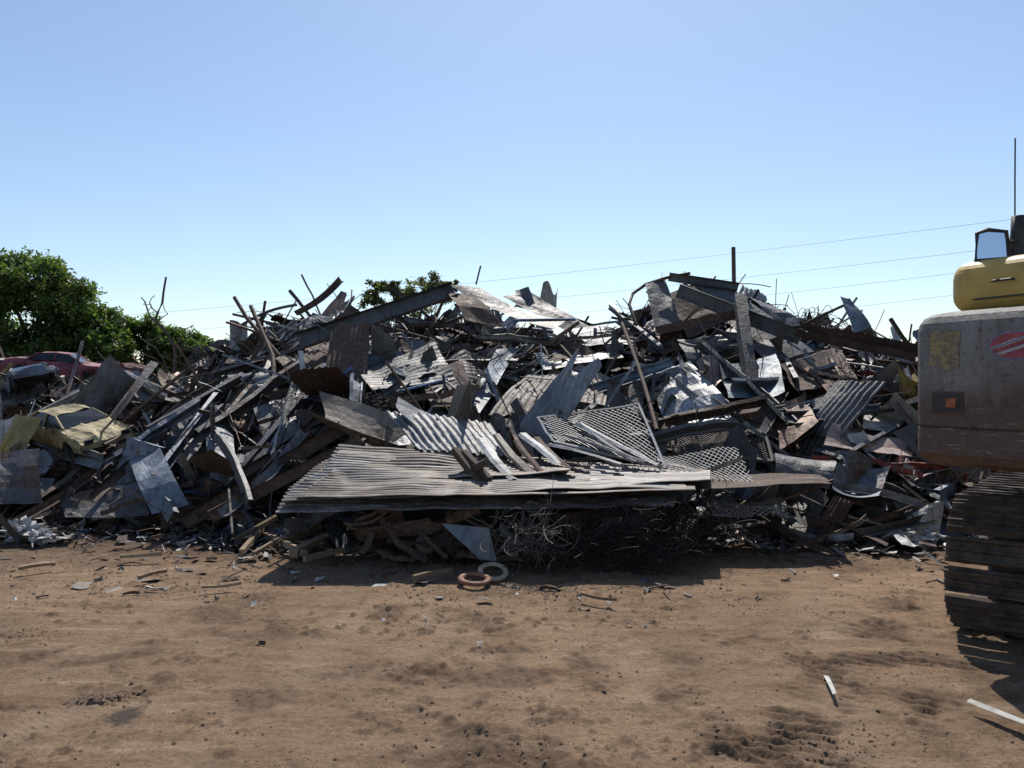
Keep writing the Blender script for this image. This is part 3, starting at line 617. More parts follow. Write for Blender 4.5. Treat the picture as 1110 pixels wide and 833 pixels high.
tangle((2.2,7.8,.3),(.35,.3,.2),60,.004,M_LWIRE,5,'loose wire bundle at the foot of the heap')
tangle(at(868,350,13.2),(.6,.4,.10),30,.006,M_WIRE,6,'spiky tangle of thin rods on the heap top')
tangle(at(905,366,12.6),(.6,.4,.10),30,.006,M_WIRE,7,'spiky tangle of thin rods beside the peak')
tangle(at(235,392,12.8),(.5,.4,.15),40,.006,M_WIRE,8,'tangled rusty wire on the ridge shoulder')
tangle(hit(925,420,.1),(.6,.5,.2),70,.006,M_WIRE,10,'dark wire tangle on the slope')
tangle(hit(340,440,.3),(.5,.4,.3),160,.005,M_WIRE,11,'dark wire tangle spread over the slope')
tangle(hit(960,520,.1),(.5,.3,.2),60,.005,M_LWIRE,12,'low wire tangle at the heap base')
tangle(hit(400,445,.5),(.35,.3,.2),220,.005,M_WIRE,13,'dense ball of dark wire above the stack')

# ------------------------------------------------------------------ crushed cars
def car(loc,rot,scale,col,label,seed,dz=.9,dent=.1):
    e=bpy.data.objects.new('crushed_car',None);scene.collection.objects.link(e)
    tag(e,label,'car')
    def D(V):
        V=np.array(V,float);W=V.copy()
        W[:,2]+=-dent*1.6*np.abs(fbm(V[:,0]*1.3+seed,V[:,1]*1.6,seed,3))*(V[:,2]>.55)+dent*.4*fbm(V[:,0]*4,V[:,1]*4+seed,seed+4,2)
        W[:,1]+=dent*.9*fbm(V[:,0]*1.7+seed*2,V[:,2]*2.,seed+9,3)
        W[:,0]+=dent*.6*fbm(V[:,1]*2.+seed,V[:,2]*3,seed+5,2)
        return W
    low=[(-2.05,.38),(-2.1,.6),(-2.02,.82),(-1.5,.92),(-1.1,.95),(-.4,.93),(.3,.93),(.9,.93),(1.2,.91),(1.5,.86),(1.75,.82),(1.95,.76),(2.1,.6),(2.08,.36)]
    ny=13;V=[]
    for (x,z) in low:
        for j in range(ny):
            s=j/(ny-1)*2-1;V.append((x*(1-.03*s*s),.84*s,z-.05*s*s*(1 if z>.7 else 0)))
    o_=[mkobj('body',D(V),grid_faces(len(low),ny),M_PAINT,col,center=False)]
    S=Acc()
    for s in(-1,1):
        xs=np.linspace(-2.05,2.05,34);topz=np.interp(xs,[p[0] for p in low[1:-1]],[p[1] for p in low[1:-1]])-.05
        bz=np.full(34,.26)
        for wx in(-1.32,1.3):
            m_=np.abs(xs-wx)<.36;bz[m_]=.26+np.sqrt(np.maximum(0,.36**2-(xs[m_]-wx)**2))
        mz=(topz+bz)/2
        VV=np.empty((34*3,3))
        for q_i,(zz_,yy) in enumerate(((topz,.84),(mz,.89),(bz,.85))):
            VV[q_i::3,0]=xs;VV[q_i::3,1]=s*yy;VV[q_i::3,2]=zz_
        S.add((D(VV),grid_faces(34,3)),col)
    o_.append(S.obj('side_panel',M_PAINT,center=False))
    ro=[(-1.15,.93,.74),(-.72,1.30,.60),(-.1,1.36,.60),(.35,1.30,.60),(.95,.90,.74)]
    def rp(i,s): x,z,y=ro[i];return (x,s*y,.93+(z-.93)*dz)
    G=Acc();R_=[]
    for i in(1,2,3):
        for s in np.linspace(-1,1,7): R_.append(rp(i,s))
    G.add((D(R_),grid_faces(3,7)),col)
    for s in(-1,1):
        for (i0,i1) in((0,1),(3,4)): G.add(tube(D([rp(i0,s),rp(i1,s)]),.045,5),col)
        G.add(tube(D([(-.12,s*.8,.93),rp(2,s)]),.04,5),col)
    o_.append(G.obj('roof',M_PAINT,center=False))
    for s in(-1,1):
        o_.append(mkobj('window',D([(-1.1,s*.76,.90),rp(1,s*.95),rp(2,s*.95),(-.12,s*.79,.90)]),[(0,1,2,3)],M_GLASS,center=False))
        o_.append(mkobj('window',D([(-.1,s*.79,.90),rp(2,s*.95),rp(3,s*.95),(.9,s*.76,.9)]),[(0,1,2,3)],M_GLASS,center=False))
    o_.append(mkobj('rear_window',D([rp(1,-.93),rp(1,.93),(-1.17,.7,.93),(-1.17,-.7,.93)]),[(0,1,2,3)],M_GLASS,center=False))
    o_.append(mkobj('windscreen',D([rp(3,-.93),rp(3,.93),(.97,.7,.91),(.97,-.7,.91)]),[(0,1,2,3)],M_GLASS,center=False))
    for wx,s in((-1.32,1),(1.3,-1),(-1.32,-1)):
        V2,F2=tube([(wx+.21*math.cos(t),s*.76,.33+.21*math.sin(t)) for t in np.linspace(0,2*math.pi,17)],.09,8)
        o_.append(mkobj('tyre',V2,F2,M_RUB,center=False))
    for s in(-.6,.6):
        o_.append(mkobj('headlight',*boxvf(2.09,s,.62,.05,.28,.14),M_GLASS,center=False))
    for k in o_: k.parent=e
    e.location=loc;e.rotation_euler=rot;e.scale=(scale,)*3
car(at(80,482,10.2),(.22,.12,-.55),.40,(.50,.40,.20,.22),'crushed faded cream-yellow car body half buried in scrap',1,.85,.14)
car(at(66,412,15.4),(.05,.08,.3),.46,(.30,.055,.085,.22),'crushed maroon car body on the heap top',2,.75,.14)
car(at(8,418,15.4),(.12,.1,.9),.44,(.40,.40,.38,.3),'crushed pale grey car body on the heap top',3,.75,.14)
car(at(116,418,16.3),(.1,.15,2.8),.42,(.22,.06,.05,.4),'crushed rusty red car body behind the heap',4,.7,.16)
car(at(36,426,13.2),(-.2,.2,2.2),.38,(.16,.20,.27,.3),'crushed blue-grey car shell tipped on its side',5,.7,.16)
def drum(c,ax,r,l,k,label):
    c=np.asarray(c);ax=np.asarray(ax,float);ax/=np.linalg.norm(ax);ts=np.linspace(-l/2,l/2,13)
    rr=[r*(1+.04*(i in(0,4,8,12))) for i in range(13)]
    pts=c+ax*ts[:,None];V,Fs=tube(pts,rr,20);Fs=Fs+[tuple(range(20)),tuple(range(240,260))]
    V=V+rng.normal(size=V.shape)*.008
    tag(mkobj('steel_drum',V,Fs,mat_for(k),colr(k)),label,'drum')
drum(hit(20,470,.3),(1,.3,.2),.2,.6,'blue','faded blue-grey steel drum lying on the heap')
drum(hit(920,520,.2),(.4,.3,1),.2,.55,'steel','dark steel drum half buried in the heap')
drum(hit(150,505,.2),(.3,.2,1),.22,.6,'blue','dented blue-grey drum at the heap base')
def appliance(c,s,rot,k,label):
    V,Fs=boxvf(0,0,0,*s);V=V+rng.normal(size=V.shape)*.03;o=mkobj('appliance',V,Fs,mat_for(k),colr(k));o.location=c;o.rotation_euler=rot;bevel(o,.02);tag(o,label,'appliance')
    V,Fs=boxvf(0,-s[1]/2-.03,0,s[0]*.8,.02,s[2]*.75);d=mkobj('door',V,Fs,M_PAINT,colr('white'),center=False);d.parent=o
for i in range(18):
    px=random.choice((random.uniform(0,130),random.uniform(870,990)));py=random.uniform(425,520)
    if 10<px<140 and py>425 and py<495: continue
    k=random.choice(('white','pink','blue','grey','tan','red'))
    appliance(hit(px,py,.1),(random.uniform(.2,.35),random.uniform(.15,.28),random.uniform(.15,.3)),[random.uniform(-.8,.8) for _ in range(3)],k,'dumped %s appliance casing among the scrap'%CN[k])

# ------------------------------------------------------------------ dirt clods, base debris, loose items
a=Acc()
def clod(x,y,s,g_):
    V=np.array([(1,0,0),(-1,0,0),(0,1,0),(0,-1,0),(0,0,1),(0,0,-.6)],float)
    V=V*(.6+.7*g_.random((6,1)))*s*np.array([1,1,.6]);an=g_.uniform(0,6);V[:,:2]=V[:,:2]@np.array([[math.cos(an),-math.sin(an)],[math.sin(an),math.cos(an)]]);V+=np.array([x,y,gz(x,y)+s*.12])
    return V,[(0,2,4),(2,1,4),(1,3,4),(3,0,4),(2,0,5),(1,2,5),(3,1,5),(0,3,5)]
for i in range(11000):
    y=random.uniform(2.6,8.2) if random.random()<.55 else random.uniform(5.6,8.2)
    x=random.uniform(-.75,.75)*y
    if float(fbm(x*.8,y*.8,60,2))<-.02 and random.random()<.8: continue
    a.add(clod(x,y,random.choice((.002,.003,.004,.006,.010)) *random.uniform(.7,1.4)*(1.6 if y>6 else 1),rng))
for (cx,cy,n_,sp,ms) in ((-2.15,4.05,110,.07,.014),(.05,4.1,35,.12,.008),(2.2,4.4,60,.3,.009),(-2.3,6.6,60,.5,.014),(1.45,3.6,220,.3,.009),(-.1,3.45,60,.25,.008),(-3.2,5.1,60,.2,.012),(.1,3.55,40,.1,.01)):
    for i in range(n_):
        x=cx+random.gauss(0,sp);y=cy+random.gauss(0,sp*.5);a.add(clod(x,y,ms*random.uniform(.4,1.4),rng))
o=a.obj('dirt_clods',flat('clod_dirt',(.21,.14,.09),.95));o['kind']='stuff'
for i in range(170):
    x=random.uniform(-5.2,4.6);y=random.uniform(6.8,8.4)-(random.random()<.35)*random.uniform(.3,2.2)
    if abs(x)<1.9 and y>6.5: y-=.4
    if x>2.2 and y<6.3: continue
    k=random.choice((pick(x),'darkbrown','brown','white','tan'));an=random.uniform(0,6.28);l=random.uniform(.015,.11)*(.6 if y<6 else 1);d=np.array([math.cos(an),math.sin(an),random.uniform(-.03,.1)]);p=np.array([x,y,gz(x,y)+.012])
    if random.random()<.6:
        V,Fs=beam(p-d*l,p+d*l,random.choice('FLRC'),random.uniform(.008,.03),3,.02,i);
    else:
        s=np.array([-d[1],d[0],.1])*l*.6;d=d*l
        V,Fs=sheet(p-d-s,p+d-s,p+d+s,p-d+s,5,5,0,0,.012,i,rag=.2)
    tag(mkobj('metal_offcut',V,Fs,mat_for(k),colr(k)),'small %s metal offcut lying on the dirt'%CN[k],'scrap metal','small metal offcuts scattered on the dirt')
for i,(a0,b0,c0,d0,w) in enumerate(((300,590,345,570,.10),(318,600,362,580,.09),(288,580,330,600,.06),(255,585,300,560,.05),(330,606,372,596,.05),(130,603,176,600,.03),(448,626,490,618,.04),(150,626,180,618,.03),(218,636,262,632,.02),(630,643,668,650,.02),(262,598,285,572,.05),(20,616,60,610,.03),(275,600,300,585,.04),(305,585,350,590,.04))):
    d1=min(EYE*F/(b0-416+6),8.2);d2=min(EYE*F/(d0-416+6),8.2)
    A=at(a0,b0,d1);B=at(c0,d0,d2);A[2]=max(A[2],.03);B[2]=max(B[2],.03)
    V,Fs=beam(A,B,'B',w,3,.01,i);tag(mkobj('timber_offcut',V,Fs,M_WOOD,(.2+.08*(i%3),.135+.06*(i%3),.08+.04*(i%3),0)),'short weathered timber offcut lying on the dirt','wood','timber offcuts at the heap base')
def ring(c,R,r,mat,tilt,label):
    t=np.linspace(0,2*math.pi,33);pts=[(R*math.cos(k),R*math.sin(k),0) for k in t]
    V,Fs=tube(pts,r,10);V[:,2]*=.7
    o=mkobj('metal_ring',V,Fs,mat,center=False,smooth=True);o.location=c;o.rotation_euler=tilt;tag(o,label,'ring')
ring((-.31,6.42,.03),.115,.028,flat('rusty_ring',(.22,.10,.055),.7,0,.6,14),(.1,.05,0),'rusty orange ring lying flat on the dirt')
ring((-.16,6.60,.05),.11,.024,flat('pale_ring',(.36,.29,.21),.6,0,.6,14),(.35,.1,0),'pale tan ring leaning on the rusty ring')
V,Fs=sheet((2.31,3.93,.03),(2.46,3.55,.03),(2.53,3.55,.035),(2.345,3.96,.03),8,3,0,0,.008,3);tag(mkobj('plastic_strip',V,Fs,M_PAINT,(.7,.7,.66,0)),'long white plastic strip lying on the dirt','plastic strip')
V,Fs=sheet((1.745,4.33,.03),(1.68,4.05,.03),(1.70,4.05,.035),(1.77,4.32,.03),5,3,0,0,.006,4);tag(mkobj('plastic_strip',V,Fs,M_PAINT,(.65,.65,.6,0)),'short white plastic sliver lying on the dirt','plastic strip')
for i,(px,py) in enumerate(((460,680),(415,668),(275,655),(905,622),(560,640),(700,676),(320,625),(660,652),(520,700),(380,720),(215,700))):
    p=at(px,py,EYE*F/(py-416));x,y=p[0],p[1];z=gz(x,y)+.012;s=random.uniform(.006,.022)
    V,Fs=sheet((x-s,y-s,z),(x+s,y-s,z),(x+s,y+s,z+.01),(x-s,y+s,z+.01),4,4,0,0,.01,i,rag=.2)
    tag(mkobj('litter_scrap',V,Fs,M_PAINT,(.6,.58,.52,.05)),'tiny pale scrap of litter on the dirt','litter','bits of pale litter on the dirt')
for i,(px,py,s) in enumerate(((22,572,.15),(45,578,.09),(995,578,.17))):
    d=EYE*F/(py-416+12);c=at(px,py,min(d,8.3))
    t,u=np.meshgrid(np.linspace(0,math.pi,16),np.linspace(0,2*math.pi,24,endpoint=False),indexing='ij')
    R=s*(1+1.3*fbm(t*4,u*3,i,4,.7));V=np.stack([R*np.sin(t)*np.cos(u),R*np.sin(t)*np.sin(u),R*.6*np.cos(t)],-1).reshape(-1,3)+np.array([c[0],c[1],.08])
    tag(mkobj('plastic_bag',V,grid_faces(16,24,True),M_PAINT,(.7,.7,.7,0)),'crumpled white plastic bag at the heap base','plastic bag')

# ------------------------------------------------------------------ trees
ml,nt,b=newmat('leaves');at_=N(nt,'ShaderNodeAttribute',attribute_name='Col');nt.links.new(at_.outputs['Color'],b.inputs['Base Color'])
b.inputs['Roughness'].default_value=.5
tr=N(nt,'ShaderNodeBsdfTranslucent');mx=N(nt,'ShaderNodeMixShader');mx.inputs[0].default_value=.45
hs=mixc(nt,1.,at_.outputs['Color'],(1.5,1.6,.7),'MULTIPLY')
nt.links.new(hs,tr.inputs[0]);nt.links.new(b.outputs[0],mx.inputs[1]);nt.links.new(tr.outputs[0],mx.inputs[2]);nt.links.new(mx.outputs[0],nt.nodes['Material Output'].inputs[0])
M_BARK=flat('bark',(.11,.085,.06),.9)
def tree(base,h,lobes,nleaf,ls,label,seed,col=(.075,.115,.034),dens=1.):
    g_=np.random.default_rng(seed);e=bpy.data.objects.new('leafy_tree',None);scene.collection.objects.link(e);e.location=base;tag(e,label,'tree')
    A=Acc();tz=h*.4;A.add(tube([(0,0,-.2),(.1,0,tz*.5),(0,.1,tz)],[h*.04,h*.03,h*.024],8))
    C=[];W=[]
    for (lx,ly,lz,r) in lobes:
        p0=np.array((0,.1,tz*.8));p1=np.array((lx,ly,lz));mid=(p0+p1)/2+g_.normal(size=3)*.15*r
        A.add(tube([p0,mid,p1],[h*.02,h*.012,h*.004],6))
        for k in range(int(26*dens)):
            d=g_.normal(size=3);d/=np.linalg.norm(d);q_=p1+d*r*g_.uniform(.4,1.0)*np.array([1,1,.8]);C.append(q_);W.append(r)
            if k%2==0: A.add(tube([p1,(p1+q_)/2+g_.normal(size=3)*.1*r,q_],[h*.004,h*.003,h*.0015],4))
    t=A.obj('trunk',M_BARK,center=False);t.parent=e
    C=np.array(C);W=np.array(W);idx=g_.integers(0,len(C),nleaf)
    P=C[idx]+g_.normal(size=(nleaf,3))*(W[idx]*.15)[:,None]*np.array([1,1,.7])
    n=g_.normal(size=(nleaf,3))+np.array([0,0,.8]);n/=np.linalg.norm(n,axis=1)[:,None]
    u=g_.normal(size=(nleaf,3));u-=(u*n).sum(1)[:,None]*n;u/=np.linalg.norm(u,axis=1)[:,None];v=np.cross(n,u)
    s=(ls*g_.uniform(.6,1.3,nleaf))[:,None]
    V=np.stack([P-u*s,P-v*s*.45,P+u*s,P+v*s*.45],1).reshape(-1,3)
    cl=g_.uniform(.45,1.6,len(C))[idx]*g_.uniform(.7,1.3,nleaf)
    colr_=np.concatenate([np.array(col)[None,:]*cl[:,None]*np.array([1,1,1]),np.ones((nleaf,1))],1)
    colr_=np.repeat(colr_,4,0)
    cr=mkobj('crown',V,np.arange(nleaf*4).reshape(-1,4),ml,colr_,center=False);cr.parent=e
tree((-18.3,30,0),7,[(0,0,5.5,1.6),(-1.6,.5,5.3,1.7),(1.4,-.3,4.9,1.4),(-2.8,0,5.7,1.5),(.9,.5,3.4,1.6),(-1,-.5,3.2,1.7),(2.3,.2,3.6,1.1),(-3.5,0,3.8,1.6),(2.7,0,2.6,1.1)],60000,.10,'large dense green tree behind the scrap heap',1)
tree((-15.2,32,0),4.5,[(0,0,3.8,.9),(-1,.3,3.7,1.0),(1,0,3.3,.95),(.2,.4,2.4,1.2),(-.9,-.3,2.2,1.1),(1.9,0,2.9,1.),(2.5,.2,2.3,1.)],30000,.09,'smaller bushy green tree beside the large tree',2,(.085,.13,.035))
tree((-14.4,36,0),3.8,[(0,0,3.2,1.0),(1.2,0,3.0,.8),(-1.2,.3,3.3,.9),(2.2,.4,2.7,.8),(.5,0,2.2,1.2),(-1,0,2.,1.1),(3.1,.3,2.5,.7),(4.,.3,2.2,.7)],22000,.09,'low yellow-green shrubby tree on the skyline',3,(.12,.15,.045))
tree((-4.1,30,0),6,[(0,0,5.3,.7),(-1.2,.2,5.3,.5),(.9,0,5.55,.6),(.2,.3,4.8,.8),(1.5,0,5.1,.5),(-.6,0,5.5,.4),(-1.3,0,4.8,.5),(1.7,.1,5.5,.3)],12000,.06,'sparse pale green tree rising behind the ridge',4,(.12,.14,.06),.6)
tree((-22.5,31,0),6.5,[(0,0,5.0,1.6),(-1,0,4,1.6),(1.2,0,3.6,1.6)],14000,.12,'dense green tree at the wood edge',5)
A=Acc();d=13.2
for pts,r in (([(184,425),(190,388),(182,362),(168,348),(176,328),(180,300)],.035),([(168,348),(160,336),(153,322)],.018),([(172,340),(162,328),(168,320)],.012),([(190,388),(196,366),(210,352)],.014),([(187,395),(198,378),(194,362)],.012),([(170,350),(182,340),(177,330)],.012),([(184,410),(168,388),(154,382)],.014),([(186,372),(174,364),(160,368)],.012),([(190,392),(204,376),(218,378)],.012),([(182,400),(168,376),(152,366)],.012),([(160,336),(164,330),(158,326)],.008)):
    P3=np.array([at(a_,b_,d+.1*math.sin(a_)) for a_,b_ in pts]);P3=np.vstack([P3[0]]+[ (P3[i]+P3[i+1])/2+rng.normal(size=3)*.025 if j==0 else P3[i+1] for i in range(len(P3)-1) for j in(0,1)])
    A.add(tube(P3,np.linspace(r,r*.5,len(P3)),6))
tag(A.obj('dead_branch',M_BARK),'bare crooked dead branch standing on the ridge','dead branch')

# ------------------------------------------------------------------ power lines
mw=flat('cable_grey',(.3,.34,.38),.6)
for (x0,y0,x1,y1) in ((270,332,1102,236),(300,352,1064,270),(560,345,1052,293),(700,352,1040,318)):
    A0=at(x0,y0,105);B0=at(x1,y1,68);dv=B0-A0;A1=A0-dv*.3;B1=B0+dv*.5
    t=np.linspace(0,1,40);pts=A1+(B1-A1)*t[:,None];pts[:,2]-=1.2*4*t*(1-t)-.9
    V,Fs=tube(pts,.017,5);tag(mkobj('power_line',V,Fs,mw),'thin overhead power cable crossing the sky','power cable','overhead power cables')

# ------------------------------------------------------------------ excavator
ex=bpy.data.objects.new('excavator',None);scene.collection.objects.link(ex);tag(ex,'old faded grey and yellow crawler excavator beside the heap','excavator')
EO=np.array((5.33,5.04));EA=math.radians(27)
ex.location=(EO[0],EO[1],0);ex.rotation_euler=(0,0,EA)
def ek(o,par=None): o.parent=par or ex; return o
mc,nt,b=newmat('faded_counterweight_paint');L=nt.links;v=objvec(nt,False);n1=noise(nt,v,2.5,8,.72);n2=noise(nt,v,16,8,.78)
mp=N(nt,'ShaderNodeMapping');mp.inputs['Scale'].default_value=(6,6,.6);L.new(v,mp.inputs[0]);n3=noise(nt,mp.outputs[0],3,6,.65)
sep=N(nt,'ShaderNodeSeparateXYZ');L.new(v,sep.inputs[0])
zz=mathn(nt,'ADD',sep.outputs[2],mathn(nt,'MULTIPLY',mathn(nt,'SUBTRACT',n1.outputs[0],.5),.4))
zz=mathn(nt,'ADD',zz,mathn(nt,'MULTIPLY',mathn(nt,'SUBTRACT',n3.outputs[0],.5),.4))
mr=N(nt,'ShaderNodeMapRange');mr.inputs[1].default_value=1.78;mr.inputs[2].default_value=1.54;L.new(zz,mr.inputs[0])
g1=ramp(nt,[(.3,(.10,.093,.083)),(.5,(.165,.16,.15)),(.7,(.235,.235,.23))]);L.new(n1.outputs[0],g1.inputs[0])
g2=ramp(nt,[(.3,(.04,.021,.015)),(.5,(.09,.045,.029)),(.72,(.18,.11,.075))]);L.new(n2.outputs[0],g2.inputs[0])
c=mixc(nt,mathn(nt,'MULTIPLY',mr.outputs[0],.92),g1.outputs[0],g2.outputs[0])
st=ramp(nt,[(.50,0),(.62,1)]);L.new(n3.outputs[0],st.inputs[0]);c=mixc(nt,mathn(nt,'MULTIPLY',st.outputs[0],.5),c,(.10,.062,.042))
sp=ramp(nt,[(.56,0),(.60,1)]);L.new(n2.outputs[0],sp.inputs[0]);c=mixc(nt,mathn(nt,'MULTIPLY',sp.outputs[0],.7),c,(.065,.04,.03))
mp=N(nt,'ShaderNodeMapping');mp.inputs['Scale'].default_value=(1,1.8,16);mp.inputs['Rotation'].default_value=(.1,0,0);L.new(v,mp.inputs[0]);n4=noise(nt,mp.outputs[0],2.2,7,.75);s4=ramp(nt,[(.58,0),(.61,1)]);L.new(n4.outputs[0],s4.inputs[0]);c=mixc(nt,mathn(nt,'MULTIPLY',s4.outputs[0],.45),c,(.30,.27,.24))
L.new(c,b.inputs['Base Color']);b.inputs['Roughness'].default_value=.6
bp=N(nt,'ShaderNodeBump');bp.inputs['Strength'].default_value=.6;bp.inputs['Distance'].default_value=.014;L.new(mathn(nt,'ADD',n2.outputs[0],mathn(nt,'MULTIPLY',n1.outputs[0],2.)),bp.inputs['Height']);L.new(bp.outputs[0],b.inputs['Normal'])
def outline(ins,rear,r=.16):
    pts=[(-1.55,1.36-ins)]
    for t in np.linspace(0,math.pi/2,9): pts.append((rear+r-r*math.sin(t),1.36-ins-r+r*math.cos(t)))
    for t in np.linspace(0,math.pi/2,9): pts.append((rear+r-r*math.cos(t),-1.36+ins+r-r*math.sin(t)))
    pts.append((-1.55,-1.36+ins));return pts
lv=[(1.12,.06,-2.21),(1.15,.015,-2.27),(1.2,0,-2.30),(1.36,0,-2.30),(1.37,.012,-2.288),(1.38,0,-2.30),(2.00,0,-2.30),(2.05,.006,-2.292),(2.09,.025,-2.27),(2.115,.055,-2.235),(2.125,.11,-2.17)]
V=[];
for z,ins,rear in lv: V+= [(x,y,z+(.02 if z>2 else 0)*(1-abs(y))) for x,y in outline(ins,rear)]
k=20;Fs=grid_faces(len(lv),k,True)+[tuple(range(k))[::-1],tuple(range((len(lv)-1)*k,len(lv)*k))]
cw=ek(mkobj('counterweight',V,Fs,mc,center=False))
M_BLK=flat('black_paint',(.03,.028,.026),.6)
M_BRN=flat('brown_dirty_paint',(.07,.045,.033),.7)
lh=ek(bevel(mkobj('tail_lamp_housing',*boxvf(-2.304,1.075,1.53,.008,.21,.14),M_BRN,center=False),.003),cw)
ek(mkobj('tail_lamp_recess',*boxvf(-2.310,1.075,1.53,.005,.17,.105),M_BLK,center=False),lh)
ek(bevel(mkobj('tail_lamp',*boxvf(-2.316,1.045,1.53,.010,.065,.06),flat('orange_lens',(.28,.08,.02),.35,0,.8,30),center=False),.004),lh)
ms,nt,b=newmat('worn_yellow_sticker');v=objvec(nt,False);n1=noise(nt,v,25,5,.7);mp=N(nt,'ShaderNodeMapping');mp.inputs['Scale'].default_value=(1,14,34);nt.links.new(v,mp.inputs[0]);n2=noise(nt,mp.outputs[0],1.6,3,.7)
r1=ramp(nt,[(.38,(.14,.12,.085)),(.6,(.30,.225,.09))]);nt.links.new(n1.outputs[0],r1.inputs[0]);r2=ramp(nt,[(.50,0),(.54,1)]);nt.links.new(n2.outputs[0],r2.inputs[0])
nt.links.new(mixc(nt,mathn(nt,'MULTIPLY',r2.outputs[0],.6),r1.outputs[0],(.09,.075,.06)),b.inputs['Base Color'])
Vs,Fs=sheet((-2.3045,1.19,1.765),(-2.3045,1.0,1.75),(-2.3045,.99,1.985),(-2.3045,1.19,1.99),8,8,0,0,0,5,folds=0,rag=.06)
ek(mkobj('warning_sticker',Vs,Fs,ms,center=False),cw)
EY,EZ=.655,1.88
def oval(x,a_,b_,mat,name,par):
    P=[(x,EY+a_*math.cos(t),EZ+b_*math.sin(t)) for t in np.linspace(0,2*math.pi,48,endpoint=False)]
    return ek(mkobj(name,P,[tuple(range(48))],mat,center=False),par)
MR=flat('emblem_red',(.30,.055,.075),.5,0,.6,18);MB=flat('emblem_bluegrey',(.14,.17,.26),.5,0,.5,18);MP=flat('emblem_pale',(.38,.36,.36),.5,0,.5,20)
em=oval(-2.3045,.158,.088,MB,'oval_emblem',cw)
oval(-2.3075,.146,.077,MR,'emblem_field',em)
def blade(pts,mat,nm,x=-2.3105): ek(mkobj(nm,[(x,EY+p[0],EZ+p[1]) for p in pts],[tuple(range(len(pts)))],mat,center=False),em)
blade([(.135,-.022),(.09,-.012),(.0,.016),(-.10,.048),(-.06,.056),(.02,.034),(.10,.004),(.142,-.010)],MP,'emblem_stripe')
blade([(.11,-.045),(.04,-.024),(-.06,.006),(-.135,.024),(-.142,.008),(-.06,-.012),(.02,-.036),(.09,-.056)],MP,'emblem_stripe')
blade([(.125,-.018),(.06,.002),(-.02,.028),(-.07,.046),(-.06,.05),(.0,.032),(.08,.006),(.13,-.012)],MB,'emblem_line',-2.313)
M_YEL=flat('faded_yellow_paint',(.52,.35,.085),.5,0,.35,3)
M_GREY=flat('faded_grey_paint',(.20,.20,.185),.6,0,.3,3)
ek(bevel(mkobj('engine_housing',*boxvf(-.35,0,1.62,2.4,2.66,.92),M_GREY,center=False),.04))
hood=ek(bevel(mkobj('engine_hood',*boxvf(-1.40,.01,2.29,1.36,2.46,.35),M_YEL,center=False),.12,6))
ek(mkobj('hood_seam',*boxvf(-2.083,0,2.2,.006,2.1,.010),M_BLK,center=False),hood)
V,Fs=tube([(-2.1,.9,2.3),(-2.13,.9,2.3),(-2.13,.78,2.3),(-2.1,.78,2.3)],.008,6);ek(mkobj('handle',V,Fs,M_BLK,center=False),hood)
ek(bevel(mkobj('body_side',*boxvf(1.1,-.75,1.62,2.2,1.15,.9),M_YEL,center=False),.04))
cab=ek(bevel(mkobj('cab',*boxvf(1.15,.85,2.0,1.75,.98,1.75),M_YEL,center=False),.08,3))
for nm,bx in(('side_window',(1.15,1.345,2.35,1.2,.012,.75)),('rear_window',(.27,.85,2.4,.012,.7,.55)),('windscreen',(2.03,.85,2.3,.012,.8,1.0))):
    ek(mkobj(nm,*boxvf(*bx),M_GLASS,center=False),cab)
ek(bevel(mkobj('swing_platform',*boxvf(0,0,1.08,2.6,1.6,.14),M_BLK,center=False),.02))
V,Fs=tube([(-1.80,.92,2.44),(-1.80,.92,2.52),(-1.80,.92,2.64),(-1.80,.92,2.745)],[.062,.062,.05,.045],16);Fs.append(tuple(range(48,64)));exs=ek(mkobj('exhaust_stack',V,Fs,M_BLK,center=False,smooth=True))
V,Fs=tube([(-1.82,.935,2.7),(-1.82,.935,3.0),(-1.80,.945,3.26)],.005,5);ek(mkobj('antenna',V,Fs,M_BLK,center=False))
mir=ek(bpy.data.objects.new('rear_view_mirror',None));scene.collection.objects.link(mir);mir.location=(-1.93,1.01,2.555);mir.rotation_euler=(0,.06,math.radians(38))
fr=[( -.09,-.09),(-.075,.09),(.03,.11),(.09,.09),(.10,-.09)]
P=[(0,a_,b_) for a_,b_ in fr];P.append(P[0]);V,Fs=tube(np.array(P),.014,6);o=mkobj('mirror_frame',V,Fs,M_BLK,center=False);o.parent=mir
M_MIR,nt,b=newmat('mirror_glass');b.inputs['Metallic'].default_value=1.;b.inputs['Roughness'].default_value=.08;b.inputs['Base Color'].default_value=(.7,.75,.8,1)
o=mkobj('mirror_glass',[(0.004,a_,b_) for a_,b_ in fr],[(0,1,2,3,4)],M_MIR,center=False);o.parent=mir
V,Fs=tube([(0,-.09,.02),(0,-.14,.02),(0.0,-.16,-.1)],.014,6);o=mkobj('mirror_arm',V,Fs,M_BLK,center=False);o.parent=mir
uc=bpy.data.objects.new('undercarriage',None);scene.collection.objects.link(uc);uc.parent=ex
ca,sa=math.cos(EA),math.sin(EA);dx,dy=5.22-EO[0],5.74-EO[1]
uc.location=(ca*dx+sa*dy,-sa*dx+ca*dy,0);uc.rotation_euler=(0,0,math.radians(51)-EA)
V,Fs=tube([(0,0,.75),(0,0,1.02)],.5,32);ek(mkobj('slew_ring',V,Fs,M_BLK,center=False),uc)
ek(bevel(mkobj('chassis_frame',*boxvf(0,0,.6,2.2,1.7,.32),M_BRN,center=False),.04),uc)
M_TRK=flat('mud_caked_track_steel',(.075,.053,.040),.8,.1,.8,9)
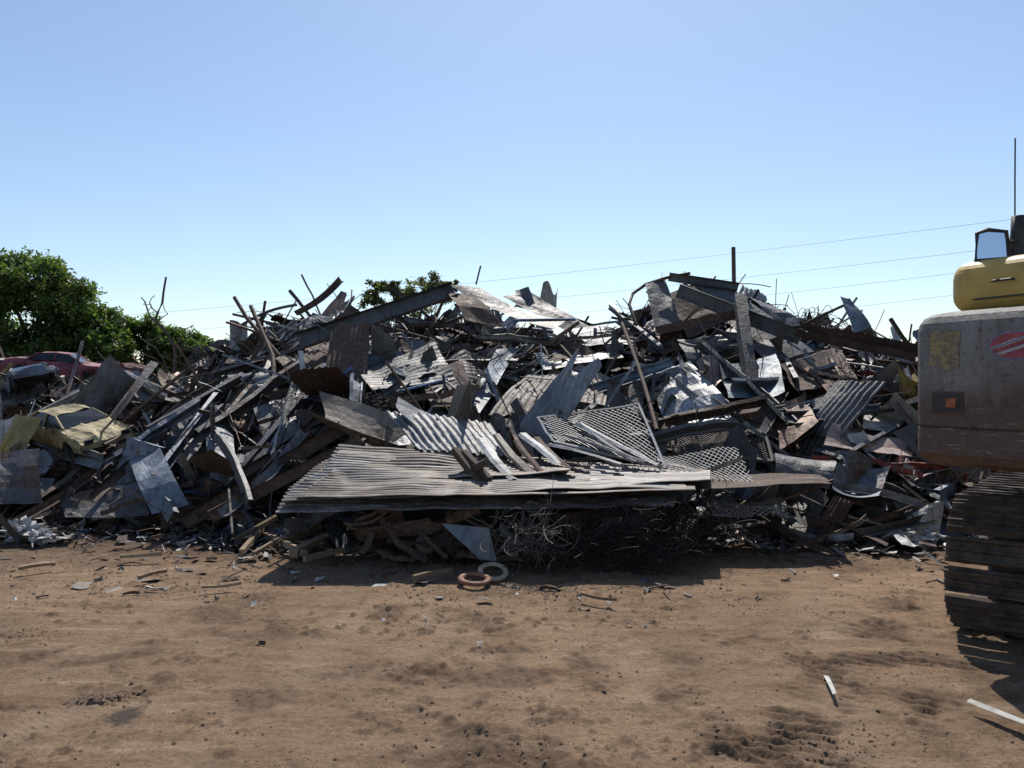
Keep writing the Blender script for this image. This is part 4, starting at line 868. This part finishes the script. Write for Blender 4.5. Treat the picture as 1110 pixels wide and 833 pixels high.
def track(yc):
    A=Acc();R=.40;H=.445;Lh=1.66
    tot=2*(2*Lh)+2*math.pi*R;n_=48
    for i in range(n_):
        s=i/n_*tot
        if s<2*Lh: x=-Lh+s;z=H-R;nrm=(0,-1);tg=(1,0)
        elif s<2*Lh+math.pi*R:
            t=(s-2*Lh)/R;x=Lh+R*math.sin(t);z=H-R*math.cos(t);nrm=(math.sin(t),-math.cos(t));tg=(math.cos(t),math.sin(t))
        elif s<4*Lh+math.pi*R: x=Lh-(s-2*Lh-math.pi*R);z=H+R-.02*math.sin(math.pi*(s-2*Lh-math.pi*R)/(2*Lh));nrm=(0,1);tg=(-1,0)
        else:
            t=(s-4*Lh-math.pi*R)/R;x=-Lh-R*math.sin(t);z=H+R*math.cos(t);nrm=(-math.sin(t),math.cos(t));tg=(-math.cos(t),-math.sin(t))
        P=tot/n_
        prof=[(-P*.46,0),(-P*.46,.020),(-P*.40,.022),(-P*.37,.052),(-P*.31,.052),(-P*.27,.020),(-P*.05,.020),(-P*.03,.044),(P*.03,.044),(P*.05,.020),(P*.27,.020),(P*.31,.048),(P*.36,.048),(P*.40,.020),(P*.43,.0),(P*.2,-.03),(-P*.2,-.03)]
        ring_=[];jit=random.uniform(-.006,.006);m_=len(prof);ys=np.linspace(-.31,.31,9)
        for yy in ys:
            for a_,b_ in prof:
                b2_=b_+random.uniform(-.003,.003)+(.010*max(0,random.random()-.5) if b_<.03 and b_>.01 else 0)
                ring_.append((x+tg[0]*a_+nrm[0]*b2_,yc+yy+jit,z+tg[1]*a_+nrm[1]*b2_))
        Fq=grid_faces(9,m_,True)+[tuple(range(m_))[::-1],tuple(range(8*m_,9*m_))]
        A.add((np.array(ring_),Fq))
    t=A.obj('crawler_track',M_TRK,center=False);ek(t,uc)
    for nm,x,r in(('drive_sprocket',-Lh,.34),('idler_wheel',Lh,.34)):
        th=np.linspace(0,2*math.pi,48,endpoint=False);rr=np.broadcast_to(r+(.02*np.sign(np.sin(th*12)) if nm=='drive_sprocket' else 0*th),(48,))
        V=[(x+rr_*math.cos(a_),yc+s*.06,H+rr_*math.sin(a_)) for s in(-1,1) for a_,rr_ in zip(th,rr)]
        Fs=[(j,(j+1)%48,(j+1)%48+48,j+48) for j in range(48)]+[tuple(range(48))[::-1],tuple(range(48,96))]
        ek(mkobj(nm,V,Fs,M_BRN,center=False),uc)
    ek(bevel(mkobj('side_frame',*boxvf(0,yc,.45,3.0,.3,.34),M_BRN,center=False),.04),uc)
    for x in np.linspace(-1.3,1.3,7):
        V,Fs=tube([(x,yc-.16,.2),(x,yc+.16,.2)],.1,14);Fs+=[tuple(range(14)),tuple(range(14,28))];ek(mkobj('track_roller',V,Fs,M_BRN,center=False),uc)
track(1.11);track(-1.11)
ek(bevel(mkobj('boom',np.array([(1.6,-.15,1.6),(1.6,.15,1.6),(3.9,-.15,3.8),(3.9,.15,3.8),(4.2,-.15,3.3),(4.2,.15,3.3),(2.1,-.15,1.4),(2.1,.15,1.4),(6.4,-.13,2.6),(6.4,.13,2.6),(6.3,-.13,2.2),(6.3,.13,2.2)]),
 [(0,2,3,1),(6,7,5,4),(0,1,7,6),(2,8,9,3),(4,5,11,10),(8,10,11,9),(0,6,4,2),(1,3,5,7),(2,4,10,8),(3,9,11,5)],M_YEL,center=False),.03))
ek(bevel(mkobj('dipper_arm',*boxvf(6.35,0,1.5,.35,.26,2.4),M_YEL,center=False),.04))
ek(bevel(mkobj('bucket',np.array([(5.7,-.45,.15),(5.7,.45,.15),(6.6,-.45,.15),(6.6,.45,.15),(6.6,-.45,.8),(6.6,.45,.8),(6.0,-.45,.75),(6.0,.45,.75)]),[(0,2,3,1),(2,4,5,3),(4,6,7,5),(0,6,4,2),(1,3,5,7)],M_BRN,center=False),.03))

# ------------------------------------------------------------------ world, sun, camera
el=math.radians(52);az=math.radians(6)
w=bpy.data.worlds.new('World');scene.world=w;w.use_nodes=True;nt=w.node_tree
sk=nt.nodes.new('ShaderNodeTexSky');sk.sky_type='NISHITA';sk.sun_disc=False;sk.sun_elevation=el;sk.sun_rotation=az%(2*math.pi)
sk.air_density=1.0;sk.dust_density=.5;sk.ozone_density=1.6;sk.altitude=50
cs=mixc(nt,1.,sk.outputs[0],(.94,.955,.97),'MULTIPLY')
nt.links.new(cs,nt.nodes['Background'].inputs[0]);nt.nodes['Background'].inputs[1].default_value=.14
ld=bpy.data.lights.new('sun','SUN');ld.energy=4.9;ld.angle=math.radians(.5);ld.color=(1,.94,.86)
lo=bpy.data.objects.new('sun',ld);scene.collection.objects.link(lo)
tosun=Vector((math.sin(az)*math.cos(el),math.cos(az)*math.cos(el),math.sin(el)))
lo.rotation_euler=tosun.to_track_quat('Z','Y').to_euler();lo.location=(0,0,20)
cam=bpy.data.cameras.new('camera');cam.sensor_width=36;cam.lens=36*F/1110;cam.clip_end=4000
co=bpy.data.objects.new('camera',cam);scene.collection.objects.link(co);co.location=(0,0,EYE);co.rotation_euler=(math.pi/2,0,0);scene.camera=co
scene.view_settings.view_transform='Standard';scene.view_settings.look='None';scene.view_settings.exposure=0
